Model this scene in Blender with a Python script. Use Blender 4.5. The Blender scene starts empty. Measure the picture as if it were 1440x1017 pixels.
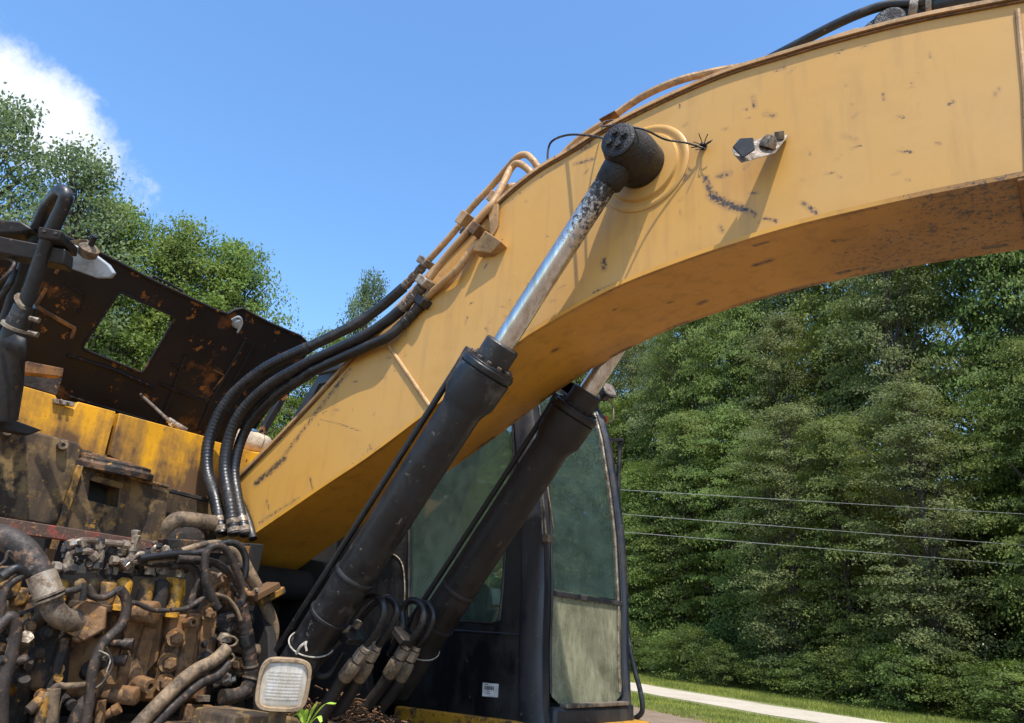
import bpy, bmesh, math, random
import numpy as np
from mathutils import Vector, Matrix, noise as mnoise
from mathutils.geometry import tessellate_polygon
random.seed(7)
S = bpy.context.scene
COL = S.collection

# ------------------------------------------------------------------ camera
FOC, CX, CY = 1060.0, 720.0, 508.5
L_ = np.array([830, 447, FOC]); L_ = L_ / np.linalg.norm(L_)
F_ = np.array([1560, -264, -FOC]); F_ = F_ - L_ * (F_ @ L_); F_ = F_ / np.linalg.norm(F_)
U_ = np.cross(F_, L_)
RW = np.stack([F_, L_, U_])                 # world = RW @ (right, down, forward)
EYE = np.array([0, 0, 1.7])
cam = bpy.data.cameras.new('camera'); camo = bpy.data.objects.new('camera', cam); COL.objects.link(camo)
cam.sensor_width = 36; cam.lens = FOC / 1440 * 36; cam.clip_start = .05; cam.clip_end = 3000
_r, _u, _b = RW @ [1, 0, 0], RW @ [0, -1, 0], RW @ [0, 0, -1]
camo.matrix_world = Matrix(((_r[0], _u[0], _b[0], EYE[0]), (_r[1], _u[1], _b[1], EYE[1]), (_r[2], _u[2], _b[2], EYE[2]), (0, 0, 0, 1)))
S.camera = camo

def _ray(px, py): return RW @ np.array([(px - CX) / FOC, (py - CY) / FOC, 1.])
def X(px, py, x): r = _ray(px, py); return Vector(EYE + r * ((x - EYE[0]) / r[0]))
def Y(px, py, y): r = _ray(px, py); return Vector(EYE + r * ((y - EYE[1]) / r[1]))
def Z(px, py, z): r = _ray(px, py); return Vector(EYE + r * ((z - EYE[2]) / r[2]))
def D(px, py, d): return Vector(EYE + _ray(px, py) * d)

# ------------------------------------------------------------------ light
SUN = Vector((.40, -.33, 1.0)).normalized()
el = math.asin(SUN.z); az = math.atan2(SUN.x, SUN.y)
W = bpy.data.worlds.new('World'); S.world = W; W.use_nodes = True
nt = W.node_tree; nt.nodes.clear()
def wn(t, **k):
    n = nt.nodes.new(t)
    for a, b in k.items(): setattr(n, a, b)
    return n
out = wn('ShaderNodeOutputWorld'); bg = wn('ShaderNodeBackground'); bg.inputs[1].default_value = 0.15
sky = wn('ShaderNodeTexSky', sky_type='NISHITA', sun_disc=False, sun_elevation=el, sun_rotation=az)
sky.air_density = 1.0; sky.dust_density = .9; sky.ozone_density = 2.2
tc = wn('ShaderNodeTexCoord')
# one cumulus bank low in the sky to the left: an ellipse of noise in direction space
c0 = D(35, 135, 1) - Vector(EYE); c0.normalize()
c1 = (D(175, 240, 1) - Vector(EYE)).normalized()
eu = (c1 - c0 * c0.dot(c1)).normalized(); ev = c0.cross(eu)
def dotn(v):
    n = wn('ShaderNodeVectorMath', operation='DOT_PRODUCT'); nt.links.new(tc.outputs['Generated'], n.inputs[0]); n.inputs[1].default_value = v; return n.outputs['Value']
def mth(op, a, b=None, c=None, clamp=False):
    n = wn('ShaderNodeMath', operation=op, use_clamp=clamp)
    for i, v in enumerate((a, b, c)):
        if v is None: continue
        if isinstance(v, (int, float)): n.inputs[i].default_value = v
        else: nt.links.new(v, n.inputs[i])
    return n.outputs[0]
u, v, w = dotn(eu), dotn(ev), dotn(c0)
half = .175
uu = mth('DIVIDE', mth('ADD', u, .035), .225); vv = mth('DIVIDE', mth('SUBTRACT', v, 0.010), .062)
r2 = mth('SQRT', mth('ADD', mth('MULTIPLY', uu, uu), mth('MULTIPLY', vv, vv)))
nz = wn('ShaderNodeTexNoise'); nz.inputs['Scale'].default_value = 11; nz.inputs['Detail'].default_value = 12; nz.inputs['Roughness'].default_value = .66
nt.links.new(tc.outputs['Generated'], nz.inputs['Vector'])
nfac = mth('MULTIPLY', mth('SUBTRACT', nz.outputs['Fac'], .5), 2.0)
cm = mth('MULTIPLY', mth('ADD', mth('SUBTRACT', 1.0, r2), nfac), 1.7, clamp=True)
cm = mth('MULTIPLY', cm, mth('GREATER_THAN', w, 0.2))
sm = wn('ShaderNodeMapRange', interpolation_type='SMOOTHSTEP'); nt.links.new(cm, sm.inputs[0]); sm.inputs[4].default_value = .93
hsv = wn('ShaderNodeHueSaturation'); hsv.inputs['Saturation'].default_value = 1.18; hsv.inputs['Hue'].default_value = .499; hsv.inputs['Value'].default_value = 1.08
nt.links.new(sky.outputs[0], hsv.inputs['Color'])
mx = wn('ShaderNodeMix', data_type='RGBA'); nt.links.new(sm.outputs[0], mx.inputs[0]); nt.links.new(hsv.outputs[0], mx.inputs[6])
mx.inputs[7].default_value = (3.6, 3.8, 4.1, 1)
nt.links.new(mx.outputs[2], bg.inputs[0]); nt.links.new(bg.outputs[0], out.inputs[0])
sl = bpy.data.lights.new('sun', 'SUN'); slo = bpy.data.objects.new('sun', sl); COL.objects.link(slo)
sl.energy = 3.1; sl.angle = math.radians(.5); sl.color = (1, .95, .87)
slo.rotation_euler = SUN.to_track_quat('Z', 'Y').to_euler(); slo.location = (0, 0, 30)
S.view_settings.view_transform = 'Standard'; S.view_settings.look = 'None'; S.view_settings.gamma = 1
S.view_settings.use_curve_mapping = False; S.view_settings.exposure = 1.0
S.cycles.max_bounces = 7; S.cycles.transparent_max_bounces = 12

# ------------------------------------------------------------------ materials
MATS = {}
class NT:
    def __init__(s, name):
        s.m = bpy.data.materials.new(name); s.m.use_nodes = True; s.t = s.m.node_tree; s.t.nodes.clear(); MATS[name] = s.m
        s.out = s.n('ShaderNodeOutputMaterial'); s.tc = s.n('ShaderNodeTexCoord')
    def n(s, t, **k):
        q = s.t.nodes.new(t)
        for a, b in k.items(): setattr(q, a, b)
        return q
    def l(s, a, b): s.t.links.new(a, b)
    def noise(s, scale, detail=6, rough=.6, sc=None, coord='Object', dist=0, off=0):
        mp = s.n('ShaderNodeMapping'); s.l(s.tc.outputs[coord], mp.inputs[0])
        if sc: mp.inputs['Scale'].default_value = sc
        mp.inputs['Location'].default_value = (off, off * .7, off * .3)
        q = s.n('ShaderNodeTexNoise'); q.inputs['Scale'].default_value = scale; q.inputs['Detail'].default_value = detail; q.inputs['Roughness'].default_value = rough; q.inputs['Distortion'].default_value = dist
        s.l(mp.outputs[0], q.inputs['Vector']); return q.outputs['Fac']
    def ramp(s, v, a, b, lo=0., hi=1.):
        q = s.n('ShaderNodeMapRange'); s.l(v, q.inputs[0])
        for i, x in zip((1, 2, 3, 4), (a, b, lo, hi)): q.inputs[i].default_value = x
        return q.outputs[0]
    def math(s, op, a, b, clamp=False):
        q = s.n('ShaderNodeMath', operation=op, use_clamp=clamp)
        for i, v in enumerate((a, b)):
            if isinstance(v, (int, float)): q.inputs[i].default_value = v
            else: s.l(v, q.inputs[i])
        return q.outputs[0]
    def mix(s, f, a, b):
        q = s.n('ShaderNodeMix', data_type='RGBA')
        if isinstance(f, (int, float)): q.inputs[0].default_value = f
        else: s.l(f, q.inputs[0])
        for i, v in ((6, a), (7, b)):
            if isinstance(v, tuple): q.inputs[i].default_value = (*v[:3], 1)
            else: s.l(v, q.inputs[i])
        return q.outputs[2]
    def bump(s, h, st, dist=.01):
        q = s.n('ShaderNodeBump'); q.inputs['Strength'].default_value = st; q.inputs['Distance'].default_value = dist; s.l(h, q.inputs['Height']); return q.outputs[0]
    def bsdf(s, color, rough=.5, metal=0., normal=None, spec=.5, coat=0):
        q = s.n('ShaderNodeBsdfPrincipled')
        for k, v in (('Base Color', color), ('Roughness', rough), ('Metallic', metal)):
            if isinstance(v, tuple): q.inputs[k].default_value = (*v[:3], 1)
            elif isinstance(v, (int, float)): q.inputs[k].default_value = v
            else: s.l(v, q.inputs[k])
        q.inputs['Specular IOR Level'].default_value = spec
        if normal: s.l(normal, q.inputs['Normal'])
        return q
    def done(s, sh): s.l(sh.outputs[0] if hasattr(sh, 'outputs') else sh, s.out.inputs[0]); return s.m

def grimy(name, base, dirt, amt=.5, soft=.12, rough=.5, metal=0., scale=5, bump=.25, chip=None, chipamt=.68, streak=0, var=.15, dirt2=None, amt2=.6, drough=.85, grain=60, zd=None, spec=.5):
    t = NT(name)
    n1 = t.noise(scale, 8, .65); n2 = t.noise(scale * 7, 5, .6, off=3); n3 = t.noise(scale * .6, 3, .5, off=9)
    dark = tuple(c * (1 - var) for c in base); lite = tuple(min(1, c * (1 + var)) for c in base)
    c = t.mix(t.ramp(n3, .35, .65), dark, lite)
    k = t.math('ADD', t.math('MULTIPLY', n1, .75), t.math('MULTIPLY', n2, .25))
    if streak:
        ns = t.noise(scale * 2.2, 5, .6, sc=(1, 1, .12), off=5); k = t.math('ADD', t.math('MULTIPLY', k, 1 - streak), t.math('MULTIPLY', ns, streak))
    if zd:
        geo = t.n('ShaderNodeNewGeometry'); sp = t.n('ShaderNodeSeparateXYZ'); t.l(geo.outputs['Position'], sp.inputs[0])
        k = t.math('ADD', k, t.ramp(sp.outputs['Z'], zd[0], zd[1], zd[2], 0))
    sf = soft * .62; mid = .5 + (.5 - amt) * .42
    m = t.ramp(k, mid - sf, mid + sf)
    c = t.mix(m, c, dirt); r = t.ramp(m, 0, 1, rough, drough)
    if dirt2:
        n4 = t.noise(scale * 1.7, 7, .65, off=17); c = t.mix(t.ramp(n4, .5 + (.5 - amt2) * .5 - .03, .5 + (.5 - amt2) * .5 + .05), c, dirt2)
    if chip:
        n5 = t.noise(scale * 5, 6, .7, off=31); c = t.mix(t.ramp(n5, .5 + (chipamt - .5) * .72, .5 + (chipamt - .5) * .72 + .025), c, chip)
    fine = t.noise(grain, 4, .6, off=41)
    c = t.mix(t.ramp(fine, .3, .7, 0, .25), c, t.mix(.5, c, tuple(d * .6 for d in dirt)))
    h = t.math('ADD', t.math('MULTIPLY', fine, .35), n2)
    mt = t.ramp(m, 0, 1, metal, 0) if metal else 0.
    return t.done(t.bsdf(c, r, mt, t.bump(h, bump, .006), spec=spec))

GRIME = (.085, .058, .038); DARK = (.02, .017, .014); RUST = (.13, .055, .024)
grimy('deck_yellow', (.68, .32, .012), (.12, .06, .022), amt=.34, soft=.12, rough=.36, scale=3.2, streak=.5, chip=(.02, .015, .012), chipamt=.69, bump=.1, zd=(2.15, 2.66, .26))
grimy('cap_yellow', (.55, .27, .02), (.08, .05, .025), amt=.42, soft=.08, rough=.5, scale=9, bump=.2, chip=(.03, .02, .015), chipamt=.66)
grimy('deck_yellow_dirty', (.36, .18, .03), (.055, .036, .022), amt=.52, soft=.08, rough=.55, scale=9, bump=.3, chip=(.02, .015, .012), chipamt=.66)
grimy('cover_brown', (.105, .065, .030), (.026, .017, .010), amt=.48, soft=.12, rough=.55, scale=4, streak=.6, chip=(.30, .15, .02), chipamt=.66, bump=.35, dirt2=(.20, .125, .045), amt2=.42, zd=(1.9, 2.3, .05))
grimy('cast_block', (.24, .12, .045), (.040, .020, .011), amt=.44, rough=.7, scale=4.5, bump=.7, chip=(.40, .20, .03), chipamt=.66, dirt2=(.25, .15, .075), amt2=.40, grain=90)
grimy('cast_dark', (.042, .029, .021), (.010, .008, .007), amt=.52, rough=.7, scale=6, bump=.8, chip=(.33, .17, .03), chipamt=.67, dirt2=(.14, .07, .03), amt2=.36, grain=90)
grimy('void_shade_black', (.008, .007, .006), (.015, .012, .010), amt=.5, rough=.8, scale=6, bump=.3)  # shade of the unlit void put into a near-black colour
grimy('dirty_steel', (.34, .28, .21), (.07, .045, .03), amt=.50, rough=.38, metal=.7, scale=14, bump=.4, chip=RUST, chipamt=.64)
grimy('clean_steel', (.50, .43, .33), (.14, .09, .055), amt=.46, rough=.30, metal=.85, scale=14, bump=.2)
grimy('brown_hose', (.045, .031, .023), (.014, .011, .009), amt=.48, rough=.55, scale=14, bump=.35, dirt2=(.16, .09, .05), amt2=.34)
grimy('tan_hose', (.24, .165, .095), (.06, .042, .028), amt=.46, rough=.7, scale=12, bump=.3)
grimy('black_rubber', (.009, .009, .010), (.030, .027, .024), amt=.36, soft=.1, rough=.36, scale=9, bump=.25)
grimy('black_paint', (.008, .009, .011), (.024, .0235, .023), amt=.38, soft=.16, rough=.33, scale=5, bump=.12, chip=(.14, .12, .10), chipamt=.70, dirt2=(.055, .053, .050), amt2=.30)
grimy('black_sooty', (.008, .007, .0065), (.024, .017, .013), amt=.44, soft=.14, rough=.45, scale=5, bump=.3, chip=(.10, .06, .035), chipamt=.70)
grimy('grease_black', (.006, .0055, .0055), (.018, .015, .013), amt=.42, rough=.34, scale=14, bump=1.0)
grimy('cab_black', (.007, .0078, .010), (.028, .026, .023), amt=.36, soft=.16, rough=.28, scale=4, streak=.4, bump=.08, chip=(.12, .11, .10), chipamt=.745)
grimy('cab_blue_black', (.012, .014, .022), (.045, .037, .030), amt=.40, soft=.14, rough=.33, scale=5, streak=.5, bump=.08, chip=(.13, .11, .09), chipamt=.70)
grimy('hood_inner', (.0065, .006, .007), (.016, .010, .008), amt=.46, soft=.20, rough=.36, scale=1.9, streak=.25, bump=.2, chip=(.24, .09, .016), chipamt=.66, grain=40, dirt2=(.15, .055, .014), amt2=.30, spec=.3)
grimy('hood_rust', (.24, .105, .025), (.06, .03, .016), amt=.45, rough=.7, scale=9, bump=.3)
grimy('red_rail', (.28, .05, .032), (.085, .05, .035), amt=.60, soft=.07, rough=.6, scale=11, bump=.4, chip=(.3, .16, .06), chipamt=.64)
grimy('boom_tube_yellow', (.48, .275, .11), (.24, .145, .07), amt=.40, rough=.5, scale=8, bump=.15, chip=(.07, .04, .025), chipamt=.70)
grimy('flange_black', (.014, .014, .015), (.045, .038, .032), amt=.42, rough=.4, scale=14, bump=.2, chip=(.25, .22, .19), chipamt=.70)
grimy('mirror_grey', (.33, .36, .39), (.19, .20, .20), amt=.38, rough=.38, scale=7, bump=.05)
grimy('bracket_tan', (.24, .17, .11), (.10, .07, .05), amt=.5, rough=.5, scale=18, bump=.2, chip=(.5, .48, .42), chipamt=.64)
grimy('sack_cloth', (.55, .44, .31), (.35, .27, .19), amt=.4, rough=.9, scale=9, bump=.6)
grimy('lamp_housing', (.34, .24, .14), (.12, .08, .05), amt=.45, rough=.6, scale=10, bump=.3)
grimy('bark', (.09, .075, .06), (.04, .033, .026), amt=.5, rough=.95, scale=3, bump=.8)
grimy('wire_metal', (.35, .35, .34), (.2, .2, .2), amt=.3, rough=.4, metal=.6, scale=4, bump=0.05)
grimy('cab_inner', (.05, .06, .055), (.03, .03, .028), amt=.4, rough=.8, scale=6, bump=.2)
grimy('seat_cloth', (.50, .56, .50), (.30, .34, .30), amt=.4, rough=.9, scale=6, bump=.3)
grimy('pale_trim', (.72, .78, .66), (.5, .55, .45), amt=.35, rough=.6, scale=5, bump=.1)
grimy('blue_plastic', (.10, .25, .42), (.15, .15, .15), amt=.3, rough=.4, scale=8)
grimy('sticker_yellow', (.75, .45, .02), (.3, .2, .05), amt=.3, rough=.5, scale=9)
grimy('sticker_white', (.75, .75, .73), (.5, .48, .44), amt=.28, rough=.5, scale=30, bump=.02)
grimy('ink_black', (.02, .02, .02), (.05, .05, .05), amt=.3, rough=.6, scale=30, bump=.02)
grimy('amber_plastic', (.55, .12, .02), (.2, .07, .03), amt=.3, rough=.3, scale=12)
grimy('wood_chip', (.24, .12, .05), (.09, .045, .022), amt=.5, rough=.9, scale=24, bump=.4)
grimy('pale_rope', (.42, .38, .31), (.2, .17, .13), amt=.4, rough=.9, scale=30, bump=.4)

def boom_paint(name, base, base2, dirt, under=False):
    t = NT(name)
    at = t.n('ShaderNodeAttribute'); at.attribute_name = 'wear'; wear = at.outputs['Fac']
    big = t.noise(.9, 4, .5); med = t.noise(6, 7, .6, off=4); fine = t.noise(55, 6, .7, off=8); sp = t.noise(20, 8, .75, off=21)
    c = t.mix(t.ramp(big, .35, .65), base, base2)
    c = t.mix(t.ramp(med, .5, .8, 0, .45 if not under else .6), c, tuple(x * .72 for x in base))
    st = t.noise(16, 4, .6, sc=(1, 1, .10), off=12)
    c = t.mix(t.ramp(st, .52, .80, 0, .38), c, dirt)
    wv = t.math('ADD', t.math('MULTIPLY', wear, .90), t.math('MULTIPLY', t.math('SUBTRACT', t.noise(48, 8, .8, off=2, dist=.6), .5), 3.4))
    film = t.ramp(wear, .15, .9, 0, .45 if not under else .8)
    c = t.mix(film, c, dirt)
    c = t.mix(t.ramp(wv, .62, .86), c, t.mix(t.ramp(fine, .4, .6), (.03, .024, .02), (.09, .06, .04)))
    m1 = t.ramp(sp, .705 if not under else .69, .73)
    c = t.mix(m1, c, (.05, .03, .02) if not under else (.035, .018, .010))
    c = t.mix(t.ramp(fine, .62, .8, 0, .35), c, tuple(min(1, x * 1.25) for x in base2))
    r = t.ramp(med, .3, .7, .36, .52)
    nb = t.bump(t.math('ADD', t.math('MULTIPLY', fine, .15), t.math('MULTIPLY', m1, -.6)), .18, .004)
    q = t.bsdf(c, r, 0., nb)
    return t.done(q)
boom_paint('boom_side_paint', (.545, .280, .052), (.515, .292, .080), (.24, .13, .055))
boom_paint('boom_under_paint', (.60, .29, .028), (.54, .265, .034), (.11, .052, .02), under=True)

def chrome(name, amt):
    t = NT(name)
    k = t.noise(42, 8, .78); at = t.n('ShaderNodeAttribute'); at.attribute_name = 'wear'
    v = t.math('ADD', k, t.math('MULTIPLY', at.outputs['Fac'], amt))
    m = t.ramp(v, .62, .73)
    ln = t.noise(40, 4, .6, sc=(1, 1, .08), off=6)
    c = t.mix(m, t.mix(t.ramp(ln, .35, .7), (.72, .72, .71), (.42, .36, .29)), (.02, .017, .015))
    r = t.math('ADD', t.ramp(m, 0, 1, .2, .6), t.ramp(ln, .4, .8, 0, .18))
    return t.done(t.bsdf(c, r, t.ramp(m, 0, 1, .96, 0)))
chrome('chrome_rod', .30)

def glassy(name, tint, dirt_haze_col, dmin, dmax, rough=.02, sc=4, refl=1.0):
    t = NT(name)
    tr = t.n('ShaderNodeBsdfTransparent'); tr.inputs[0].default_value = (*tint, 1)
    gl = t.n('ShaderNodeBsdfGlossy'); gl.inputs['Roughness'].default_value = rough; gl.inputs[0].default_value = (refl, refl, refl, 1)
    fr = t.n('ShaderNodeFresnel'); fr.inputs[0].default_value = 1.52
    f2 = t.math('MULTIPLY', fr.outputs[0], 2.6 if name == 'windshield_glass' else 1.3, True)
    m1 = t.n('ShaderNodeMixShader'); t.l(f2, m1.inputs[0]); t.l(tr.outputs[0], m1.inputs[1]); t.l(gl.outputs[0], m1.inputs[2])
    df = t.n('ShaderNodeBsdfDiffuse'); tl = t.n('ShaderNodeBsdfTranslucent')
    n1 = t.noise(sc, 8, .65); n2 = t.noise(sc * 6, 6, .7, sc=(1, 1, .35), off=4)
    k = t.math('ADD', t.math('MULTIPLY', n1, .6), t.math('MULTIPLY', n2, .4))
    col = t.mix(t.ramp(n2, .35, .65), dirt_haze_col, tuple(min(1, c * 1.35) for c in dirt_haze_col))
    t.l(col, df.inputs[0]); t.l(col, tl.inputs[0])
    md = t.n('ShaderNodeMixShader'); md.inputs[0].default_value = .45; t.l(df.outputs[0], md.inputs[1]); t.l(tl.outputs[0], md.inputs[2])
    m2 = t.n('ShaderNodeMixShader'); t.l(t.ramp(k, .35, .68, dmin, dmax), m2.inputs[0]); t.l(m1.outputs[0], m2.inputs[1]); t.l(md.outputs[0], m2.inputs[2])
    return t.done(m2)
glassy('cab_glass', (.88, .95, .91), (.24, .33, .29), .07, .22, rough=0)  # teal film paints haze and brightness into the panes
glassy('windshield_glass', (.80, .92, .86), (.24, .34, .30), .04, .16, rough=0, sc=7)  # thin greenish film paints haze into the windshield's colour
glassy('dirty_glass', (.85, .87, .78), (.46, .44, .30), .02, .88, sc=3.0, rough=.05)
glassy('lamp_lens', (.9, .9, .86), (.90, .86, .72), .40, .85, sc=8, rough=.15)  # near-white film puts brightness into the lens colour
glassy('murky_glass', (.42, .46, .36), (.09, .08, .05), .05, .35, sc=5)

def leafmat(name, a, b, trans=.42):
    t = NT(name)
    oi = t.n('ShaderNodeObjectInfo'); geo = t.n('ShaderNodeNewGeometry')
    n1 = t.noise(.55, 4, .6); 
    c = t.mix(t.ramp(n1, .35, .65), a, b)
    c = t.mix(t.ramp(geo.outputs['Random Per Island'], 0, 1, 0, .3), c, tuple(x * 1.3 for x in b))
    n2 = t.noise(.9, 3, .5, off=50); c = t.mix(t.ramp(n2, .50, .66), c, tuple(x * y for x, y in zip(b, (1.35, 1.25, 1.0)))); c = t.mix(t.ramp(n2, .48, .36, 0, .7), c, tuple(x * .7 for x in a))
    hv = t.n('ShaderNodeHueSaturation'); t.l(c, hv.inputs['Color'])
    t.l(t.ramp(oi.outputs['Random'], 0, 1, .460, .492), hv.inputs['Hue']); t.l(t.ramp(oi.outputs['Random'], 0, 1, 1.15, 1.5), hv.inputs['Value'])
    q = t.bsdf(hv.outputs[0], .55, 0., spec=.22)
    tl = t.n('ShaderNodeBsdfTranslucent'); t.l(t.mix(.5, hv.outputs[0], (.20, .26, .03)), tl.inputs[0])
    m = t.n('ShaderNodeMixShader'); m.inputs[0].default_value = trans; t.l(q.outputs[0], m.inputs[1]); t.l(tl.outputs[0], m.inputs[2])
    return t.done(m)
leafmat('leaf_oak', (.075, .120, .028), (.095, .145, .035))
leafmat('leaf_cedar', (.070, .120, .030), (.095, .145, .035))
leafmat('leaf_grey', (.085, .115, .042), (.110, .138, .055))
leafmat('leaf_bright', (.095, .170, .035), (.12, .20, .045), .5)
leafmat('leaf_poplar', (.10, .16, .08), (.125, .185, .11), .5)
leafmat('leaf_shrub', (.055, .095, .025), (.08, .125, .03))
leafmat('grass_blade', (.13, .19, .035), (.19, .25, .06), .4)
leafmat('weed_blade', (.22, .42, .06), (.28, .5, .08), .45)

def groundmat(name, a, b, c3, scale, bump):
    t = NT(name)
    n1 = t.noise(scale, 8, .65); n2 = t.noise(scale * 14, 6, .65, off=3)
    c = t.mix(t.ramp(n1, .38, .62), a, b); c = t.mix(t.ramp(n2, .5, .7, 0, .8), c, c3)
    return t.done(t.bsdf(c, .95, 0., t.bump(n2, bump, .04)))
groundmat('ground_grass', (.13, .16, .04), (.17, .18, .055), (.21, .18, .09), .5, .6)
groundmat('gravel_road', (.42, .36, .27), (.48, .42, .33), (.30, .25, .18), .6, .5)
groundmat('bare_dirt', (.19, .13, .08), (.25, .18, .12), (.10, .065, .04), 1.5, .8)

# ------------------------------------------------------------------ mesh helpers
WL = {}
def cat(pts, n=8):
    P = [Vector(p) for p in pts]
    if len(P) < 3:
        return [P[0].lerp(P[-1], i / n) for i in range(n + 1)]
    P = [P[0] * 2 - P[1]] + P + [P[-1] * 2 - P[-2]]; o = []
    for i in range(1, len(P) - 2):
        a, b, c, d = P[i - 1:i + 3]
        for k in range(n):
            t = k / n
            o.append(.5 * ((2 * b) + (c - a) * t + (2 * a - 5 * b + 4 * c - d) * t * t + (3 * b - a - 3 * c + d) * t ** 3))
    o.append(P[-2]); return o
class MB:
    def __init__(s): s.v = []; s.f = []
    def add(s, vs, fs):
        o = len(s.v); s.v += [Vector(p) for p in vs]; s.f += [tuple(i + o for i in f) for f in fs]; return s
    def prism(s, poly, vec, holes=()):
        vec = Vector(vec); loops = [[Vector(p) for p in poly]] + [[Vector(p) for p in h] for h in holes]
        flat = [p for l in loops for p in l]; n = len(flat)
        tri = tessellate_polygon(loops)
        fs = [tuple(t) for t in tri] + [tuple(i + n for i in reversed(t)) for t in tri]
        o = 0
        for l in loops:
            m = len(l)
            for i in range(m): fs.append((o + i, o + (i + 1) % m, n + o + (i + 1) % m, n + o + i))
            o += m
        return s.add(flat + [p + vec for p in flat], fs)
    def quadprism(s, poly, vec):     # keeps n-gon caps (bevels cleanly)
        n = len(poly); vec = Vector(vec)
        return s.add(list(map(Vector, poly)) + [Vector(p) + vec for p in poly], [tuple(range(n)), tuple(range(2 * n - 1, n - 1, -1))] + [(i, i + n, (i + 1) % n + n, (i + 1) % n) for i in range(n)])
    def box(s, c, size, ax=None):
        c = Vector(c); a = ax or (Vector((1, 0, 0)), Vector((0, 1, 0)), Vector((0, 0, 1)))
        h = [a[i] * (size[i] / 2) for i in range(3)]
        vs = [c + h[0] * i + h[1] * j + h[2] * k for i in (-1, 1) for j in (-1, 1) for k in (-1, 1)]
        return s.add(vs, [(0, 1, 3, 2), (4, 6, 7, 5), (0, 4, 5, 1), (2, 3, 7, 6), (0, 2, 6, 4), (1, 5, 7, 3)])
    def bar(s, p, q, w, h, up=(0, 0, 1)):
        p = Vector(p); q = Vector(q); d = q - p; ln = d.length; d.normalize(); sd = d.cross(Vector(up)).normalized(); u2 = sd.cross(d)
        return s.box((p + q) / 2, (ln, w, h), (d, sd, u2))
    def tube(s, pts, r, seg=12, cap=True):
        P = [Vector(p) for p in pts]; n = len(P); R = r if isinstance(r, (list, tuple)) else [r] * n
        T = [(P[min(i + 1, n - 1)] - P[max(i - 1, 0)]).normalized() for i in range(n)]
        a = T[0].orthogonal().normalized(); o = len(s.v); vs = []; fs = []
        for i in range(n):
            a = (a - T[i] * a.dot(T[i])).normalized(); b = T[i].cross(a)
            for k in range(seg):
                t = 2 * math.pi * k / seg; vs.append(P[i] + (a * math.cos(t) + b * math.sin(t)) * R[i])
        for i in range(n - 1):
            for k in range(seg):
                fs.append((i * seg + k, i * seg + (k + 1) % seg, (i + 1) * seg + (k + 1) % seg, (i + 1) * seg + k))
        if cap: fs += [tuple(range(seg - 1, -1, -1)), tuple((n - 1) * seg + k for k in range(seg))]
        return s.add(vs, fs)
    def lathe(s, p0, ax, prof, seg=32):
        p0 = Vector(p0); ax = Vector(ax).normalized(); pts = [p0 + ax * t for t, r in prof]
        a = ax.orthogonal().normalized(); b = ax.cross(a); vs = []; fs = []; n = len(prof)
        for (t, r), p in zip(prof, pts):
            for k in range(seg):
                q = 2 * math.pi * k / seg; vs.append(p + (a * math.cos(q) + b * math.sin(q)) * max(r, 1e-4))
        for i in range(n - 1):
            for k in range(seg): fs.append((i * seg + k, i * seg + (k + 1) % seg, (i + 1) * seg + (k + 1) % seg, (i + 1) * seg + k))
        fs += [tuple(range(seg - 1, -1, -1)), tuple((n - 1) * seg + k for k in range(seg))]
        return s.add(vs, fs)
    def build(s, name, mat, parent=None, bevel=0, sub=0, label=None, sharp=35, kind=None, origin=None):
        c = Vector(origin) if origin else sum(s.v, Vector()) / len(s.v)
        me = bpy.data.meshes.new(name); me.from_pydata([v - c for v in s.v], [], s.f); me.validate()
        bm = bmesh.new(); bm.from_mesh(me); bmesh.ops.recalc_face_normals(bm, faces=bm.faces); bm.to_mesh(me); bm.free()
        for p in me.polygons: p.use_smooth = True
        me.set_sharp_from_angle(angle=math.radians(sharp)); me.materials.append(MATS[mat])
        o = bpy.data.objects.new(name, me); COL.objects.link(o)
        if parent: o.parent = parent; o.location = c - WL[parent.name]
        else: o.location = c
        WL[o.name] = c
        if bevel:
            b = o.modifiers.new('bevel', 'BEVEL'); b.width = bevel; b.segments = 2; b.limit_method = 'ANGLE'; b.angle_limit = math.radians(40)
        if label: o['label'] = label
        if kind: o['kind'] = kind
        return o
def tag(o, label, cat_, group=None):
    o['label'] = label; o['category'] = cat_
    if group: o['group'] = group
    return o
def empty(name, loc):
    o = bpy.data.objects.new(name, None); COL.objects.link(o); o.location = loc; WL[o.name] = Vector(loc); o.empty_display_size = .2; return o
def bolt(parent, p, ax, r=.018, h=.016, mat='dirty_steel', name='bolt', washer=True):
    m = MB(); ax = Vector(ax).normalized(); p = Vector(p)
    if washer: m.lathe(p, ax, [(0, r * 1.55), (h * .25, r * 1.55)], 16)
    m.lathe(p, ax, [(h * .25, r * 1.1), (h * .95, r * 1.1), (h * 1.1, r * .9)], 6)
    return m.build(name, mat, parent, sharp=25)
def boss(parent, p, ax, r, h, hole, mat, name='boss'):
    m = MB(); m.lathe(p, ax, [(0, r * 1.05), (h * .9, r), (h, r * .92), (h, hole), (h * .45, hole * .95)], 20)
    return m.build(name, mat, parent)

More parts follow.
